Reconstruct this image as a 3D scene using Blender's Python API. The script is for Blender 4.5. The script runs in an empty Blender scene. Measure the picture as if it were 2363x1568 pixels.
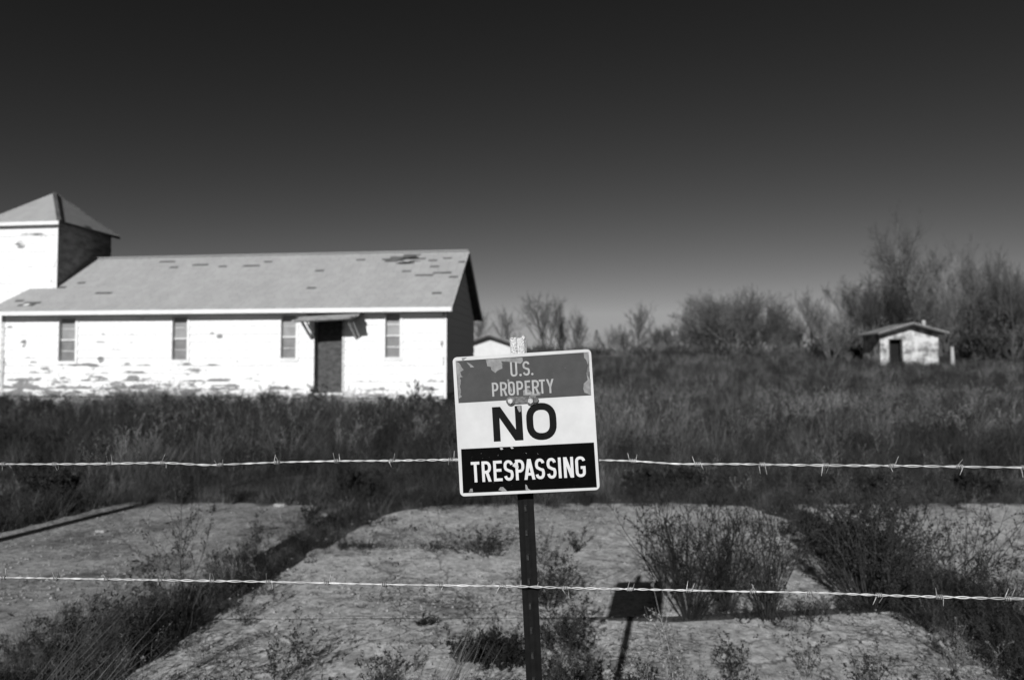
import bpy, math, random
import numpy as np
from mathutils import Vector, Matrix
R = math.radians
scene = bpy.context.scene
C = scene.collection

# ------------------------------------------------------------------ camera, sky, sun, exposure
F = 1575.0
PITCH = math.atan(61/F)
CAM_H = 1.4
cd = bpy.data.cameras.new('camera'); cam = bpy.data.objects.new('camera', cd); C.objects.link(cam)
cam.location = (0, 0, CAM_H); cam.rotation_euler = (math.pi/2 + PITCH, 0, 0)
cd.sensor_width = 36; cd.lens = 24.0; cd.clip_start = .05; cd.clip_end = 3000
cd.dof.use_dof = True; cd.dof.focus_distance = 1.5; cd.dof.aperture_fstop = 3.5; cd.dof.aperture_blades = 9
scene.camera = cam
SUN_EL, SUN_AZ = R(24.6), R(15.2)
w = bpy.data.worlds.new('World'); scene.world = w; w.use_nodes = True
nt = w.node_tree; nt.nodes.clear()
sky = nt.nodes.new('ShaderNodeTexSky'); sky.sky_type = 'NISHITA'; sky.sun_disc = False
sky.sun_elevation = SUN_EL; sky.sun_rotation = math.pi + SUN_AZ
sky.air_density = 1.0; sky.dust_density = 0.6; sky.ozone_density = 3.0
sep = nt.nodes.new('ShaderNodeSeparateColor')
ga = nt.nodes.new('ShaderNodeMath'); ga.operation = 'POWER'; ga.inputs[1].default_value = 2.0
rf = nt.nodes.new('ShaderNodeMath'); rf.operation = 'MULTIPLY'; rf.inputs[1].default_value = .48     # red filter of black-and-white film
bg = nt.nodes.new('ShaderNodeBackground'); bg.inputs['Strength'].default_value = 0.05
wo = nt.nodes.new('ShaderNodeOutputWorld')
nt.links.new(sky.outputs[0], sep.inputs[0]); nt.links.new(sep.outputs[0], rf.inputs[0]); mn = nt.nodes.new('ShaderNodeMath'); mn.operation = 'MINIMUM'; mn.inputs[1].default_value = 2.6     # film shoulder: no glare disc round the sun
nt.links.new(rf.outputs[0], mn.inputs[0]); nt.links.new(mn.outputs[0], ga.inputs[0])
nt.links.new(ga.outputs[0], bg.inputs['Color']); nt.links.new(bg.outputs[0], wo.inputs['Surface'])
sl = bpy.data.lights.new('sun', 'SUN'); sl.energy = 4.6; sl.angle = R(.53); sl.color = (1, 1, 1)
so = bpy.data.objects.new('sun', sl); C.objects.link(so)
sd = Vector((math.sin(SUN_AZ)*math.cos(SUN_EL), math.cos(SUN_AZ)*math.cos(SUN_EL), -math.sin(SUN_EL)))
so.rotation_euler = sd.to_track_quat('-Z', 'Y').to_euler()
scene.view_settings.view_transform = 'Standard'
try: scene.view_settings.look = 'None'
except Exception: pass
scene.view_settings.exposure = 0; scene.view_settings.gamma = 1
scene.cycles.max_bounces = 6

# ------------------------------------------------------------------ helpers
def ray(xd, yd):
    u = (xd-1181.5)/F; v = (784-yd)/F
    return Vector((u, math.cos(PITCH)-v*math.sin(PITCH), math.sin(PITCH)+v*math.cos(PITCH)))
def at(xd, yd, Y):
    d = ray(xd, yd); return Vector((0, 0, CAM_H)) + d*(Y/d.y)
def onplane(xd, yd, p0, n):
    d = ray(xd, yd); o = Vector((0, 0, CAM_H)); return o + d*((p0-o).dot(n)/d.dot(n))
def ground_at(xd, yd, z=0.0):
    return onplane(xd, yd, Vector((0, 0, z)), Vector((0, 0, 1)))
def sstep(a, b, x):
    t = min(1, max(0, (x-a)/(b-a))); return t*t*(3-2*t)
def terrain(x, y):
    h = -.05 + 1.8*sstep(26, 60, y)
    h += .05*sstep(8, 12, y)*(math.sin(x*.7+y*.31)+math.sin(y*.53-x*.23))
    return h

class MB:
    def __init__(s): s.v = []; s.f = []; s.col = []
    def quad(s, a, b, c, d):
        n = len(s.v); s.v += [tuple(a), tuple(b), tuple(c), tuple(d)]; s.f.append((n, n+1, n+2, n+3))
    def tri(s, a, b, c):
        n = len(s.v); s.v += [tuple(a), tuple(b), tuple(c)]; s.f.append((n, n+1, n+2))
    def hexa(s, p):     # 8 points: bottom ring then top ring
        n = len(s.v); s.v += [tuple(q) for q in p]
        for a in ((0, 3, 2, 1), (4, 5, 6, 7), (0, 1, 5, 4), (1, 2, 6, 5), (2, 3, 7, 6), (3, 0, 4, 7)):
            s.f.append(tuple(n+i for i in a))
    def box(s, x0, x1, y0, y1, z0, z1):
        s.hexa([(x0, y0, z0), (x1, y0, z0), (x1, y1, z0), (x0, y1, z0), (x0, y0, z1), (x1, y0, z1), (x1, y1, z1), (x0, y1, z1)])
    def beam(s, a, b, wd, ht, up=(0, 0, 1)):
        a = Vector(a); b = Vector(b); d = (b-a).normalized(); sd_ = d.cross(Vector(up)).normalized(); u = sd_.cross(d)
        p = []
        for q in (a, b):
            for i, j in ((-1, -1), (1, -1), (1, 1), (-1, 1)): p.append(q + sd_*wd/2*i + u*ht/2*j)
        s.hexa(p)
    def tube(s, pts, rad, sides=3, cap=False):
        n0 = len(s.v); m = len(pts)
        prev = None
        for i, p in enumerate(pts):
            d = (pts[min(i+1, m-1)] - pts[max(i-1, 0)])
            d = d.normalized() if d.length > 1e-9 else Vector((0, 0, 1))
            if prev is None:
                ref = Vector((1, 0, 0)) if abs(d.x) < .8 else Vector((0, 1, 0)); a = d.cross(ref).normalized()
            else: a = (prev - d*prev.dot(d)); a = a.normalized() if a.length > 1e-6 else d.orthogonal().normalized()
            prev = a; b = d.cross(a); r = rad[i] if hasattr(rad, '__len__') else rad
            for k in range(sides):
                t = 2*math.pi*k/sides; q = p + a*(r*math.cos(t)) + b*(r*math.sin(t)); s.v.append((q.x, q.y, q.z))
        for i in range(m-1):
            for k in range(sides):
                k2 = (k+1) % sides
                s.f.append((n0+i*sides+k, n0+i*sides+k2, n0+(i+1)*sides+k2, n0+(i+1)*sides+k))
        if cap:
            s.f.append(tuple(n0+k for k in reversed(range(sides)))); s.f.append(tuple(n0+(m-1)*sides+k for k in range(sides)))
    def mesh(s, name, m=None, smooth=False):
        me = bpy.data.meshes.new(name); me.from_pydata(s.v, [], s.f)
        if m: me.materials.append(m)
        if smooth: me.polygons.foreach_set('use_smooth', [True]*len(me.polygons))
        me.update(); return me
    def build(s, name, m=None, parent=None, smooth=False, **props):
        o = bpy.data.objects.new(name, s.mesh(name, m, smooth)); C.objects.link(o)
        if parent: o.parent = parent
        for k, v in props.items(): o[k] = v
        return o
def empty(name, loc, rz=0, **props):
    o = bpy.data.objects.new(name, None); C.objects.link(o); o.location = loc; o.rotation_euler = (0, 0, rz)
    o.empty_display_size = .2
    for k, v in props.items(): o[k] = v
    return o

def mat(name, val, rough=.8, var=0.0, scale=5.0, stretch=(1, 1, 1), bump=0.0, bscale=40.0, metallic=0, spec=.3, val2=None, detail=6, mask=(.35, .65)):
    m = bpy.data.materials.new(name); m.use_nodes = True; n = m.node_tree.nodes; L = m.node_tree.links
    b = n['Principled BSDF']; b.inputs['Roughness'].default_value = rough; b.inputs['Metallic'].default_value = metallic
    b.inputs['Specular IOR Level'].default_value = spec
    b.inputs['Base Color'].default_value = (val, val, val, 1)
    if var or bump or val2 is not None:
        tc = n.new('ShaderNodeTexCoord'); mp = n.new('ShaderNodeMapping'); mp.inputs['Scale'].default_value = stretch
        L.new(tc.outputs['Object'], mp.inputs[0])
        if var or val2 is not None:
            ns = n.new('ShaderNodeTexNoise'); ns.inputs['Scale'].default_value = scale; ns.inputs['Detail'].default_value = detail
            ns.inputs['Roughness'].default_value = .65
            L.new(mp.outputs[0], ns.inputs['Vector'])
            mr = n.new('ShaderNodeMapRange'); mr.inputs[1].default_value = mask[0]; mr.inputs[2].default_value = mask[1]
            lo, hi = (val*(1-var), val*(1+var)) if val2 is None else (val, val2)
            mr.inputs[3].default_value = lo; mr.inputs[4].default_value = hi
            L.new(ns.outputs[0], mr.inputs[0]); L.new(mr.outputs[0], b.inputs['Base Color'])
        if bump:
            nb = n.new('ShaderNodeTexNoise'); nb.inputs['Scale'].default_value = bscale; nb.inputs['Detail'].default_value = 5
            L.new(mp.outputs[0], nb.inputs['Vector'])
            bp = n.new('ShaderNodeBump'); bp.inputs['Strength'].default_value = bump; bp.inputs['Distance'].default_value = .01
            L.new(nb.outputs[0], bp.inputs['Height']); L.new(bp.outputs[0], b.inputs['Normal'])
    return m
def island_mat(name, lo, hi, rough=.85, spec=.2, power=1.0):
    """tone differs from blade to blade / leaf to leaf (random per island) and from plant to plant (object random)"""
    m = bpy.data.materials.new(name); m.use_nodes = True; n = m.node_tree.nodes; L = m.node_tree.links
    b = n['Principled BSDF']; b.inputs['Roughness'].default_value = rough; b.inputs['Specular IOR Level'].default_value = spec
    g = n.new('ShaderNodeNewGeometry'); oi = n.new('ShaderNodeObjectInfo')
    mx = n.new('ShaderNodeMath'); mx.operation = 'MULTIPLY'
    ad = n.new('ShaderNodeMapRange'); ad.inputs[3].default_value = .55; ad.inputs[4].default_value = 1.45
    L.new(oi.outputs['Random'], ad.inputs[0])
    pw = n.new('ShaderNodeMath'); pw.operation = 'POWER'; pw.inputs[1].default_value = power
    L.new(g.outputs['Random Per Island'], pw.inputs[0])
    mr = n.new('ShaderNodeMapRange'); mr.inputs[3].default_value = lo; mr.inputs[4].default_value = hi
    L.new(pw.outputs[0], mr.inputs[0]); L.new(mr.outputs[0], mx.inputs[0]); L.new(ad.outputs[0], mx.inputs[1])
    L.new(mx.outputs[0], b.inputs['Base Color'])
    return m

SPOTS = [(-15.2, 5.62, .26, .13), (-14.75, 5.97, .5, .05), (-14.3, 2.15, .12, .16), (-14.0, 4.35, .05, .05), (-7.4, 2.35, .12, .07), (-12.1, 1.45, .5, .07), (-11.5, 1.62, .16, .12), (-13.9, 1.55, .3, .04), (-.12, 2.1, .05, .2)]
def siding_mat():
    m = bpy.data.materials.new('peeling_white_paint'); m.use_nodes = True; n = m.node_tree.nodes; L = m.node_tree.links
    b = n['Principled BSDF']; b.inputs['Roughness'].default_value = .7; b.inputs['Specular IOR Level'].default_value = .2
    tc = n.new('ShaderNodeTexCoord')
    sx = n.new('ShaderNodeSeparateXYZ'); L.new(tc.outputs['Object'], sx.inputs[0])
    def mth(op, a, b_=None, c=None):
        q = n.new('ShaderNodeMath'); q.operation = op
        for i, v in enumerate((a, b_, c)):
            if v is None: continue
            if isinstance(v, (int, float)): q.inputs[i].default_value = v
            else: L.new(v, q.inputs[i])
        return q.outputs[0]
    al = mth('ADD', sx.outputs['X'], sx.outputs['Y']); cz = mth('MULTIPLY_ADD', sx.outputs['Z'], 1/.252, -.42/.252)
    row = mth('FLOOR', cz); fr = mth('FRACT', cz)
    mp = n.new('ShaderNodeCombineXYZ'); L.new(mth('MULTIPLY', al, 1.0), mp.inputs[0]); L.new(mth('MULTIPLY', row, 7.3), mp.inputs[1]); L.new(mth('MULTIPLY', sx.outputs['Z'], 3.2), mp.inputs[2])
    low = mth('MULTIPLY', mth('SUBTRACT', .55, fr), .10)      # paint lets go first along each board's lower edge
    ns = n.new('ShaderNodeTexNoise'); ns.inputs['Scale'].default_value = 1.5; ns.inputs['Detail'].default_value = 9; ns.inputs['Roughness'].default_value = .62
    L.new(mp.outputs[0], ns.inputs['Vector'])
    # big areas where the paint has failed more
    nl = n.new('ShaderNodeTexNoise'); nl.inputs['Scale'].default_value = .35; nl.inputs['Detail'].default_value = 2; L.new(tc.outputs['Object'], nl.inputs['Vector'])
    # weather from the bottom boards up, and less on the sheltered right third
    hz = n.new('ShaderNodeMapRange'); hz.inputs[1].default_value = .5; hz.inputs[2].default_value = 1.9; hz.inputs[3].default_value = .19; hz.inputs[4].default_value = -.045
    L.new(sx.outputs['Z'], hz.inputs[0])
    hx = n.new('ShaderNodeMapRange'); hx.inputs[1].default_value = -9.5; hx.inputs[2].default_value = -4.5; hx.inputs[3].default_value = 0; hx.inputs[4].default_value = .07
    L.new(sx.outputs['X'], hx.inputs[0])
    a1 = n.new('ShaderNodeMath'); a1.operation = 'ADD'; L.new(mth('ADD', ns.outputs[0], low), a1.inputs[0]); L.new(hz.outputs[0], a1.inputs[1])
    a2 = n.new('ShaderNodeMath'); a2.operation = 'SUBTRACT'; L.new(a1.outputs[0], a2.inputs[0]); L.new(hx.outputs[0], a2.inputs[1])
    m3 = n.new('ShaderNodeMath'); m3.operation = 'MULTIPLY_ADD'; m3.inputs[1].default_value = .22; m3.inputs[2].default_value = -.11
    L.new(nl.outputs[0], m3.inputs[0])
    a4 = n.new('ShaderNodeMath'); a4.operation = 'ADD'; L.new(a2.outputs[0], a4.inputs[0]); L.new(m3.outputs[0], a4.inputs[1])
    nf = n.new('ShaderNodeTexNoise'); nf.inputs['Scale'].default_value = 9; nf.inputs['Detail'].default_value = 6; nf.inputs['Roughness'].default_value = .7; L.new(mp.outputs[0], nf.inputs['Vector'])
    a5 = n.new('ShaderNodeMath'); a5.operation = 'MULTIPLY_ADD'; a5.inputs[1].default_value = .34; L.new(nf.outputs[0], a5.inputs[0]); L.new(a4.outputs[0], a5.inputs[2])
    cur = a5.outputs[0]
    for (x0, z0, rx, rz) in SPOTS:
        dx = n.new('ShaderNodeMath'); dx.operation = 'MULTIPLY_ADD'; dx.inputs[1].default_value = 1/rx; dx.inputs[2].default_value = -x0/rx; L.new(sx.outputs['X'], dx.inputs[0])
        dz = n.new('ShaderNodeMath'); dz.operation = 'MULTIPLY_ADD'; dz.inputs[1].default_value = 1/rz; dz.inputs[2].default_value = -z0/rz; L.new(sx.outputs['Z'], dz.inputs[0])
        p1 = n.new('ShaderNodeMath'); p1.operation = 'MULTIPLY'; L.new(dx.outputs[0], p1.inputs[0]); L.new(dx.outputs[0], p1.inputs[1])
        p2 = n.new('ShaderNodeMath'); p2.operation = 'MULTIPLY_ADD'; L.new(dz.outputs[0], p2.inputs[0]); L.new(dz.outputs[0], p2.inputs[1]); L.new(p1.outputs[0], p2.inputs[2])
        fo = n.new('ShaderNodeMapRange'); fo.inputs[1].default_value = 0; fo.inputs[2].default_value = 1.6; fo.inputs[3].default_value = .3; fo.inputs[4].default_value = 0; L.new(p2.outputs[0], fo.inputs[0])
        ad_ = n.new('ShaderNodeMath'); ad_.operation = 'ADD'; L.new(cur, ad_.inputs[0]); L.new(fo.outputs[0], ad_.inputs[1]); cur = ad_.outputs[0]
    mk = n.new('ShaderNodeMapRange'); mk.inputs[1].default_value = .805; mk.inputs[2].default_value = .85; L.new(cur, mk.inputs[0])
    ng = n.new('ShaderNodeTexNoise'); ng.inputs['Scale'].default_value = 12; ng.inputs['Detail'].default_value = 4; L.new(mp.outputs[0], ng.inputs['Vector'])
    wd = n.new('ShaderNodeMapRange'); wd.inputs[3].default_value = .09; wd.inputs[4].default_value = .34; L.new(ng.outputs[0], wd.inputs[0])
    wh = n.new('ShaderNodeMapRange'); wh.inputs[1].default_value = .3; wh.inputs[2].default_value = .6; wh.inputs[3].default_value = .66; wh.inputs[4].default_value = .84; L.new(ng.outputs[0], wh.inputs[0])
    mx = n.new('ShaderNodeMix'); mx.data_type = 'FLOAT'; L.new(mk.outputs[0], mx.inputs[0]); L.new(wh.outputs[0], mx.inputs[2]); L.new(wd.outputs[0], mx.inputs[3])
    L.new(mx.outputs[0], b.inputs['Base Color'])
    return m

def slab_mat(nm='old_concrete', lo=.40, hi=.62):
    m = bpy.data.materials.new(nm); m.use_nodes = True; n = m.node_tree.nodes; L = m.node_tree.links
    b = n['Principled BSDF']; b.inputs['Roughness'].default_value = .9; b.inputs['Specular IOR Level'].default_value = .15
    tc = n.new('ShaderNodeTexCoord')
    def noise(sc, det, rough=.6):
        q = n.new('ShaderNodeTexNoise'); q.inputs['Scale'].default_value = sc; q.inputs['Detail'].default_value = det; q.inputs['Roughness'].default_value = rough
        L.new(tc.outputs['Object'], q.inputs['Vector']); return q
    def rng(src, a, b_, c, d):
        q = n.new('ShaderNodeMapRange'); q.inputs[1].default_value = a; q.inputs[2].default_value = b_; q.inputs[3].default_value = c; q.inputs[4].default_value = d
        L.new(src, q.inputs[0]); return q.outputs[0]
    def mul(a, c):
        q = n.new('ShaderNodeMath'); q.operation = 'MULTIPLY'; L.new(a, q.inputs[0]); L.new(c, q.inputs[1]); return q.outputs[0]
    big = rng(noise(.8, 4).outputs[0], .3, .7, lo, hi)
    mid = rng(noise(7, 8, .75).outputs[0], .36, .66, .62, 1.25)
    fine = rng(noise(22, 6, .8).outputs[0], .36, .64, .58, 1.36)
    vo = n.new('ShaderNodeTexVoronoi'); vo.feature = 'DISTANCE_TO_EDGE'; vo.inputs['Scale'].default_value = .85
    wp = n.new('ShaderNodeMix'); wp.data_type = 'VECTOR'; wp.inputs[0].default_value = .12; L.new(tc.outputs['Object'], wp.inputs[4]); L.new(noise(3, 5, .7).outputs[1], wp.inputs[5]); L.new(wp.outputs[1], vo.inputs['Vector'])
    crack = rng(vo.outputs['Distance'], 0, .006, .35, 1)
    stain = rng(noise(1.7, 7, .65).outputs[0], .54, .62, 1, .62); grit = rng(noise(70, 3, .6).outputs[0], .6, .68, 1, .45)
    v = mul(mul(mul(mul(mul(big, mid), fine), crack), stain), grit)
    L.new(v, b.inputs['Base Color'])
    nb = noise(24, 8, .75); bp = n.new('ShaderNodeBump'); bp.inputs['Strength'].default_value = .45; bp.inputs['Distance'].default_value = .012
    L.new(nb.outputs[0], bp.inputs['Height']); L.new(bp.outputs[0], b.inputs['Normal'])
    return m

M = {}
M['siding'] = siding_mat()
M['slab'] = slab_mat(); M['slab_dark'] = slab_mat('dirty_concrete', .24, .46)
M['white_trim'] = mat('white_trim', .74, .6, var=.08, scale=4)
M['trim_old'] = mat('weathered_trim', .5, .7, var=.35, scale=5, stretch=(1, 1, 3))
M['sheathing'] = mat('sheathing_dark', .07, .9, var=.3)
M['shingle_gap'] = mat('roofing_felt', .10, .9, var=.35, scale=3)
M['pane'] = mat('window_board', .27, .5, var=.15, scale=3)
M['pane_dark'] = mat('window_board_low', .18, .5, var=.2, scale=3)
M['door'] = mat('door_weathered', .035, .8, val2=.11, scale=5, stretch=(1, 1, 1.6), mask=(.35, .7))
M['dark'] = mat('interior_shade', .01, .95, var=.2)  # near-black colour painting the shade inside the doorway and the roof hole
M['canopy'] = mat('canopy_boards', .3, .8, var=.5, scale=4, stretch=(1, 5, 5))
M['stucco'] = mat('stained_masonry', .16, .85, val2=.56, scale=1.3, detail=5, mask=(.4, .56), bump=.3)
M['shed_roof'] = mat('shed_roof', .26, .8, var=.35, scale=2)
M['shed_dark'] = mat('shed_eave', .06, .8, var=.2)
M['pipe'] = mat('flue_pipe', .38, .5, var=.2)
M['far_white'] = mat('outbuilding_white', .62, .7, var=.08, scale=3)
M['soil'] = mat('soil', .045, .95, val2=.11, scale=2.5, bump=.6, bscale=20)
M['wire'] = mat('galvanised_wire', .52, .5, var=.4, scale=25, metallic=.2, spec=.4)
M['barb'] = mat('barb_wire', .36, .5, var=.4, scale=200, metallic=.4, spec=.5)
M['post'] = mat('post_paint', .007, .55, var=.25, scale=50, spec=.1)
M['stud'] = mat('stud_worn', .03, .35, var=.5, scale=200)
M['tip'] = mat('post_white_tip', .1, .7, val2=.8, scale=28, mask=(.27, .33), bump=1, bscale=300)
M['plate'] = mat('sign_white', .545, .25, var=.08, scale=11)
M['band_grey'] = mat('sign_band', .066, .25, var=.1, scale=30, spec=.15)
M['band_black'] = mat('sign_black', .002, .22, var=.3, scale=40, spec=.12)
M['ink'] = mat('sign_ink', .008, .25, var=.2, scale=40, spec=.12)
M['letter_grey'] = mat('sign_letter_grey', .33, .45, var=.15, scale=60)
M['letter_white'] = mat('sign_letter_white', .58, .45, var=.05, scale=60)
M['peel'] = mat('peeled_film', .2, .6, var=.25, scale=60)
M['peel_light'] = mat('peeled_film_light', .45, .6, var=.25, scale=60)
M['steel'] = mat('bracket_steel', .3, .22, var=.6, scale=120, metallic=.9, spec=.5)
M['bolt'] = mat('bolt_zinc', .6, .3, var=.3, scale=200, metallic=.5)
M['wood'] = mat('pole_wood', .12, .85, var=.4, scale=6, stretch=(4, 4, .5))
M['bark'] = mat('bark', .055, .9, var=.3, scale=2)
M['bark_pale'] = mat('bark_pale', .13, .9, var=.3, scale=2)
M['twig'] = island_mat('twigs', .05, .12)
M['twig_pale'] = island_mat('twigs_pale', .10, .22)  # pale twigs lightened further, painting distance haze into the trees
M['needles'] = island_mat('needles', .012, .035)
M['grass_dark'] = island_mat('grass_dark', .014, .085, power=2.2)
M['grass_straw'] = island_mat('grass_straw', .04, .20, power=1.9)
M['grass_litter'] = island_mat('grass_litter', .02, .26, power=1.5)
M['weed'] = island_mat('weed_stem', .02, .06)
M['weed_leaf'] = island_mat('weed_leaf', .008, .035); M['bush_stem'] = island_mat('bush_stem', .01, .035)
M['weed_pale'] = island_mat('weed_pale', .08, .26)
M['straw_dull'] = island_mat('straw_dull', .02, .13, power=1.6)
M['siding_worn'] = mat('siding_worn', .12, .85, val2=.28, scale=2.2, stretch=(1, 1.2, 3), mask=(.35, .62))  # darker, mottled board tone for the tower's right side
M['stone'] = mat('stone_chip', .3, .85, var=.3, scale=12)
def roof_mat():
    m = island_mat('asphalt_shingles', .335, .37)
    n = m.node_tree.nodes; L = m.node_tree.links; b = n['Principled BSDF']
    src = b.inputs['Base Color'].links[0].from_socket
    for nd in n:
        if nd.type == 'MAP_RANGE' and abs(nd.inputs[3].default_value-.55) < 1e-4: nd.inputs[3].default_value = 1; nd.inputs[4].default_value = 1
    tc = n.new('ShaderNodeTexCoord'); mp = n.new('ShaderNodeMapping'); mp.inputs['Scale'].default_value = (1, .35, .35)
    mp.inputs['Rotation'].default_value = (0, 0, .5)
    q = n.new('ShaderNodeTexNoise'); q.inputs['Scale'].default_value = 1.6; q.inputs['Detail'].default_value = 6
    L.new(tc.outputs['Object'], mp.inputs[0]); L.new(mp.outputs[0], q.inputs['Vector'])
    mr = n.new('ShaderNodeMapRange'); mr.inputs[1].default_value = .3; mr.inputs[2].default_value = .7; mr.inputs[3].default_value = .94; mr.inputs[4].default_value = 1.05
    L.new(q.outputs[0], mr.inputs[0]); k = n.new('ShaderNodeMath'); k.operation = 'MULTIPLY'
    L.new(src, k.inputs[0]); L.new(mr.outputs[0], k.inputs[1]); L.new(k.outputs[0], b.inputs['Base Color'])
    return m
M['shingle'] = roof_mat()

# ------------------------------------------------------------------ ground
def graded(lo, hi, near_lo, near_hi, step, grow=1.18):
    a = list(np.arange(near_lo, near_hi+1e-6, step)); s = step; x = near_hi
    while x < hi: s *= grow; x = min(hi, x+s); a.append(x)
    s = step; x = near_lo; l = []
    while x > lo: s *= grow; x = max(lo, x-s); l.append(x)
    return list(reversed(l)) + a
xs = graded(-700, 700, -30, 45, .9); ys = graded(-60, 1500, 0, 72, .9)
g = MB(); g.v = [(x, y, terrain(x, y)) for y in ys for x in xs]; nx = len(xs)
g.f = [(j*nx+i, j*nx+i+1, (j+1)*nx+i+1, (j+1)*nx+i) for j in range(len(ys)-1) for i in range(nx-1)]
g.build('ground', M['soil'], smooth=True, kind='structure')

# concrete pads with ragged overgrown joints
rng = random.Random(7)
PADS = [
    [(-4.9, 3.2), (-2.2, 2.85), (-2.02, 4.0), (-1.85, 5.3), (-1.72, 6.5), (-2.0, 6.95), (-2.9, 7.1), (-3.97, 7.12), (-4.30, 5.8), (-4.62, 4.6)],
    [(-1.86, 1.9), (-1.74, 3.0), (-1.66, 3.84), (0, 3.86), (.9, 3.80), (1.9, 3.93), (2.2, 3.96), (2.36, 3.75), (2.42, 3.2), (2.45, 1.7)],
    [(-1.66, 3.86), (0, 3.88), (.9, 3.90), (2.3, 4.08), (2.38, 4.6), (2.42, 5.24), (.8, 5.27), (-.4, 5.26), (-1.5, 5.30)],
    [(-1.46, 5.32), (-.4, 5.275), (.8, 5.285), (2.42, 5.255), (2.5, 6.3), (2.35, 6.9), (1.6, 7.08), (.8, 7.05), (-.3, 7.06), (-.85, 6.9), (-1.2, 6.5)],
    [(2.72, 1.8), (2.74, 4), (2.8, 5.5), (2.85, 7.0), (5, 7.05), (7.5, 6.9), (7.3, 1.8)],
]
def inpoly(x, y, P):
    c = False; j = len(P)-1
    for i in range(len(P)):
        if (P[i][1] > y) != (P[j][1] > y) and x < (P[j][0]-P[i][0])*(y-P[i][1])/(P[j][1]-P[i][1])+P[i][0]: c = not c
        j = i
    return c
for P in PADS:
    out = []
    for i in range(len(P)):
        a = Vector(P[i]+(0,)); b = Vector(P[(i+1) % len(P)]+(0,)); n = max(1, int((b-a).length/.12))
        for k in range(n):
            q = a.lerp(b, k/n); wb = .004 if abs(b.y-a.y) < .2*abs(b.x-a.x)+.05 and 3.5 < q.y < 5.6 else .025
            out.append((q.x+rng.uniform(-wb, wb), q.y+rng.uniform(-wb, wb)))
    s = MB(); n = len(out)
    s.v = [(x, y, 0.0) for x, y in out] + [(x, y, -.14) for x, y in out]
    s.f = [tuple(range(n))] + [(i, i+n, (i+1) % n+n, (i+1) % n) for i in range(n)]
    s.build('concrete_slab', M['slab_dark' if P is PADS[0] else 'slab'], kind='structure')

jm = MB(); jm.box(-1.75, 2.3, 3.7, 4.2, -.1, -.002); jm.box(-1.5, 2.3, 5.2, 5.38, -.1, -.002); jm.build('joint_soil', M['soil'], kind='structure')
# ------------------------------------------------------------------ church
TH = R(6.9)
CX, CY = at(1029, 845, 21.0).x, 21.0
c_, s_ = math.cos(TH), math.sin(TH)
E1 = Vector((c_, -s_, 0)); E2 = Vector((s_, c_, 0)); O = Vector((CX, CY, 0))
def wloc(xd, yd, off=0.0):           # pixel -> local coords on the front wall plane (local y = off)
    p = onplane(xd, yd, O+E2*off, E2); d = p-O; return Vector((d.dot(E1), off, p.z))
church = empty('abandoned_church', O, -TH, label='long white clapboard church with peeling paint, grey shingle roof and square corner tower', category='church')
XL = wloc(12, 800).x; W = 4.8; EZ = 3.13; RZ = 5.36; OV = .42; BASE = .42
OPEN = []
def wopen(x0, x1, y0, y1):
    a = wloc(x0, y0); b = wloc(x1, y1); return (a.x, b.x, b.z, a.z)
WIN = [wopen(137, 176, 733, 835), wopen(398, 434, 730, 832), wopen(648, 685, 726, 828), wopen(888, 925, 722, 826)]
DOOR = wopen(727, 790, 736, 893); DOOR = (DOOR[0], DOOR[1], BASE+.12, DOOR[3])
OPEN = WIN + [DOOR]
rb = random.Random(3)
def clapboards(parent, x0, x1, z0, z1, openings, pitch, plane, top=None, mt='siding'):
    """courses of lapped boards; plane(x, out, z) -> local point; top(z)->(x0,x1) limits the courses under a gable"""
    z = z0
    while z < z1-.02:
        zt = min(z+pitch, z1); lo, hi = x0, x1
        if top: lo, hi = top(z)
        if hi-lo < .15: break
        lo += rb.uniform(-.015, .015); hi += rb.uniform(-.03, .012)
        cuts = sorted({lo, hi} | {c for o in openings for c in o[:2] if o[2] < zt and o[3] > z and lo < c < hi})
        for a, b in zip(cuts[:-1], cuts[1:]):
            mid = (a+b)/2; spans = [(z, zt)]
            for o in openings:
                if o[0] < mid < o[1]:
                    ns = []
                    for p, q in spans:
                        if o[2] > p: ns.append((p, min(q, o[2])))
                        if o[3] < q: ns.append((max(p, o[3]), q))
                    spans = [t for t in ns if t[1]-t[0] > .012]
            for p, q in spans:
                # a long course is two or three boards butted end to end
                n = max(1, int(round((b-a)/4.2))); js = [a] + [a+(b-a)*(k+rb.uniform(-.15, .15))/n for k in range(1, n)] + [b]
                for u0, u1 in zip(js[:-1], js[1:]):
                    u0 += .003; u1 -= .003
                    f0 = (p-z)/pitch; f1 = (q-z)/pitch; wob = rb.uniform(0, .006)
                    t0 = .036-.026*f0+wob; t1 = .036-.026*f1+wob
                    zl = p+rb.uniform(-.004, .004); zr = p+rb.uniform(-.004, .004)
                    if top: (v0, v1) = top(q); v0 = max(u0, v0); v1 = min(u1, v1)
                    else: v0, v1 = u0, u1
                    m = MB()
                    m.hexa([plane(u0, t0, zl), plane(u1, t0, zr), plane(u1, 0, zr), plane(u0, 0, zl),
                            plane(v0, t1, q+.002), plane(v1, t1, q+.002), plane(v1, 0, q+.002), plane(v0, 0, q+.002)])
                    m.build('clapboard', M[mt], parent)
        z = zt
front = MB()
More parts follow.
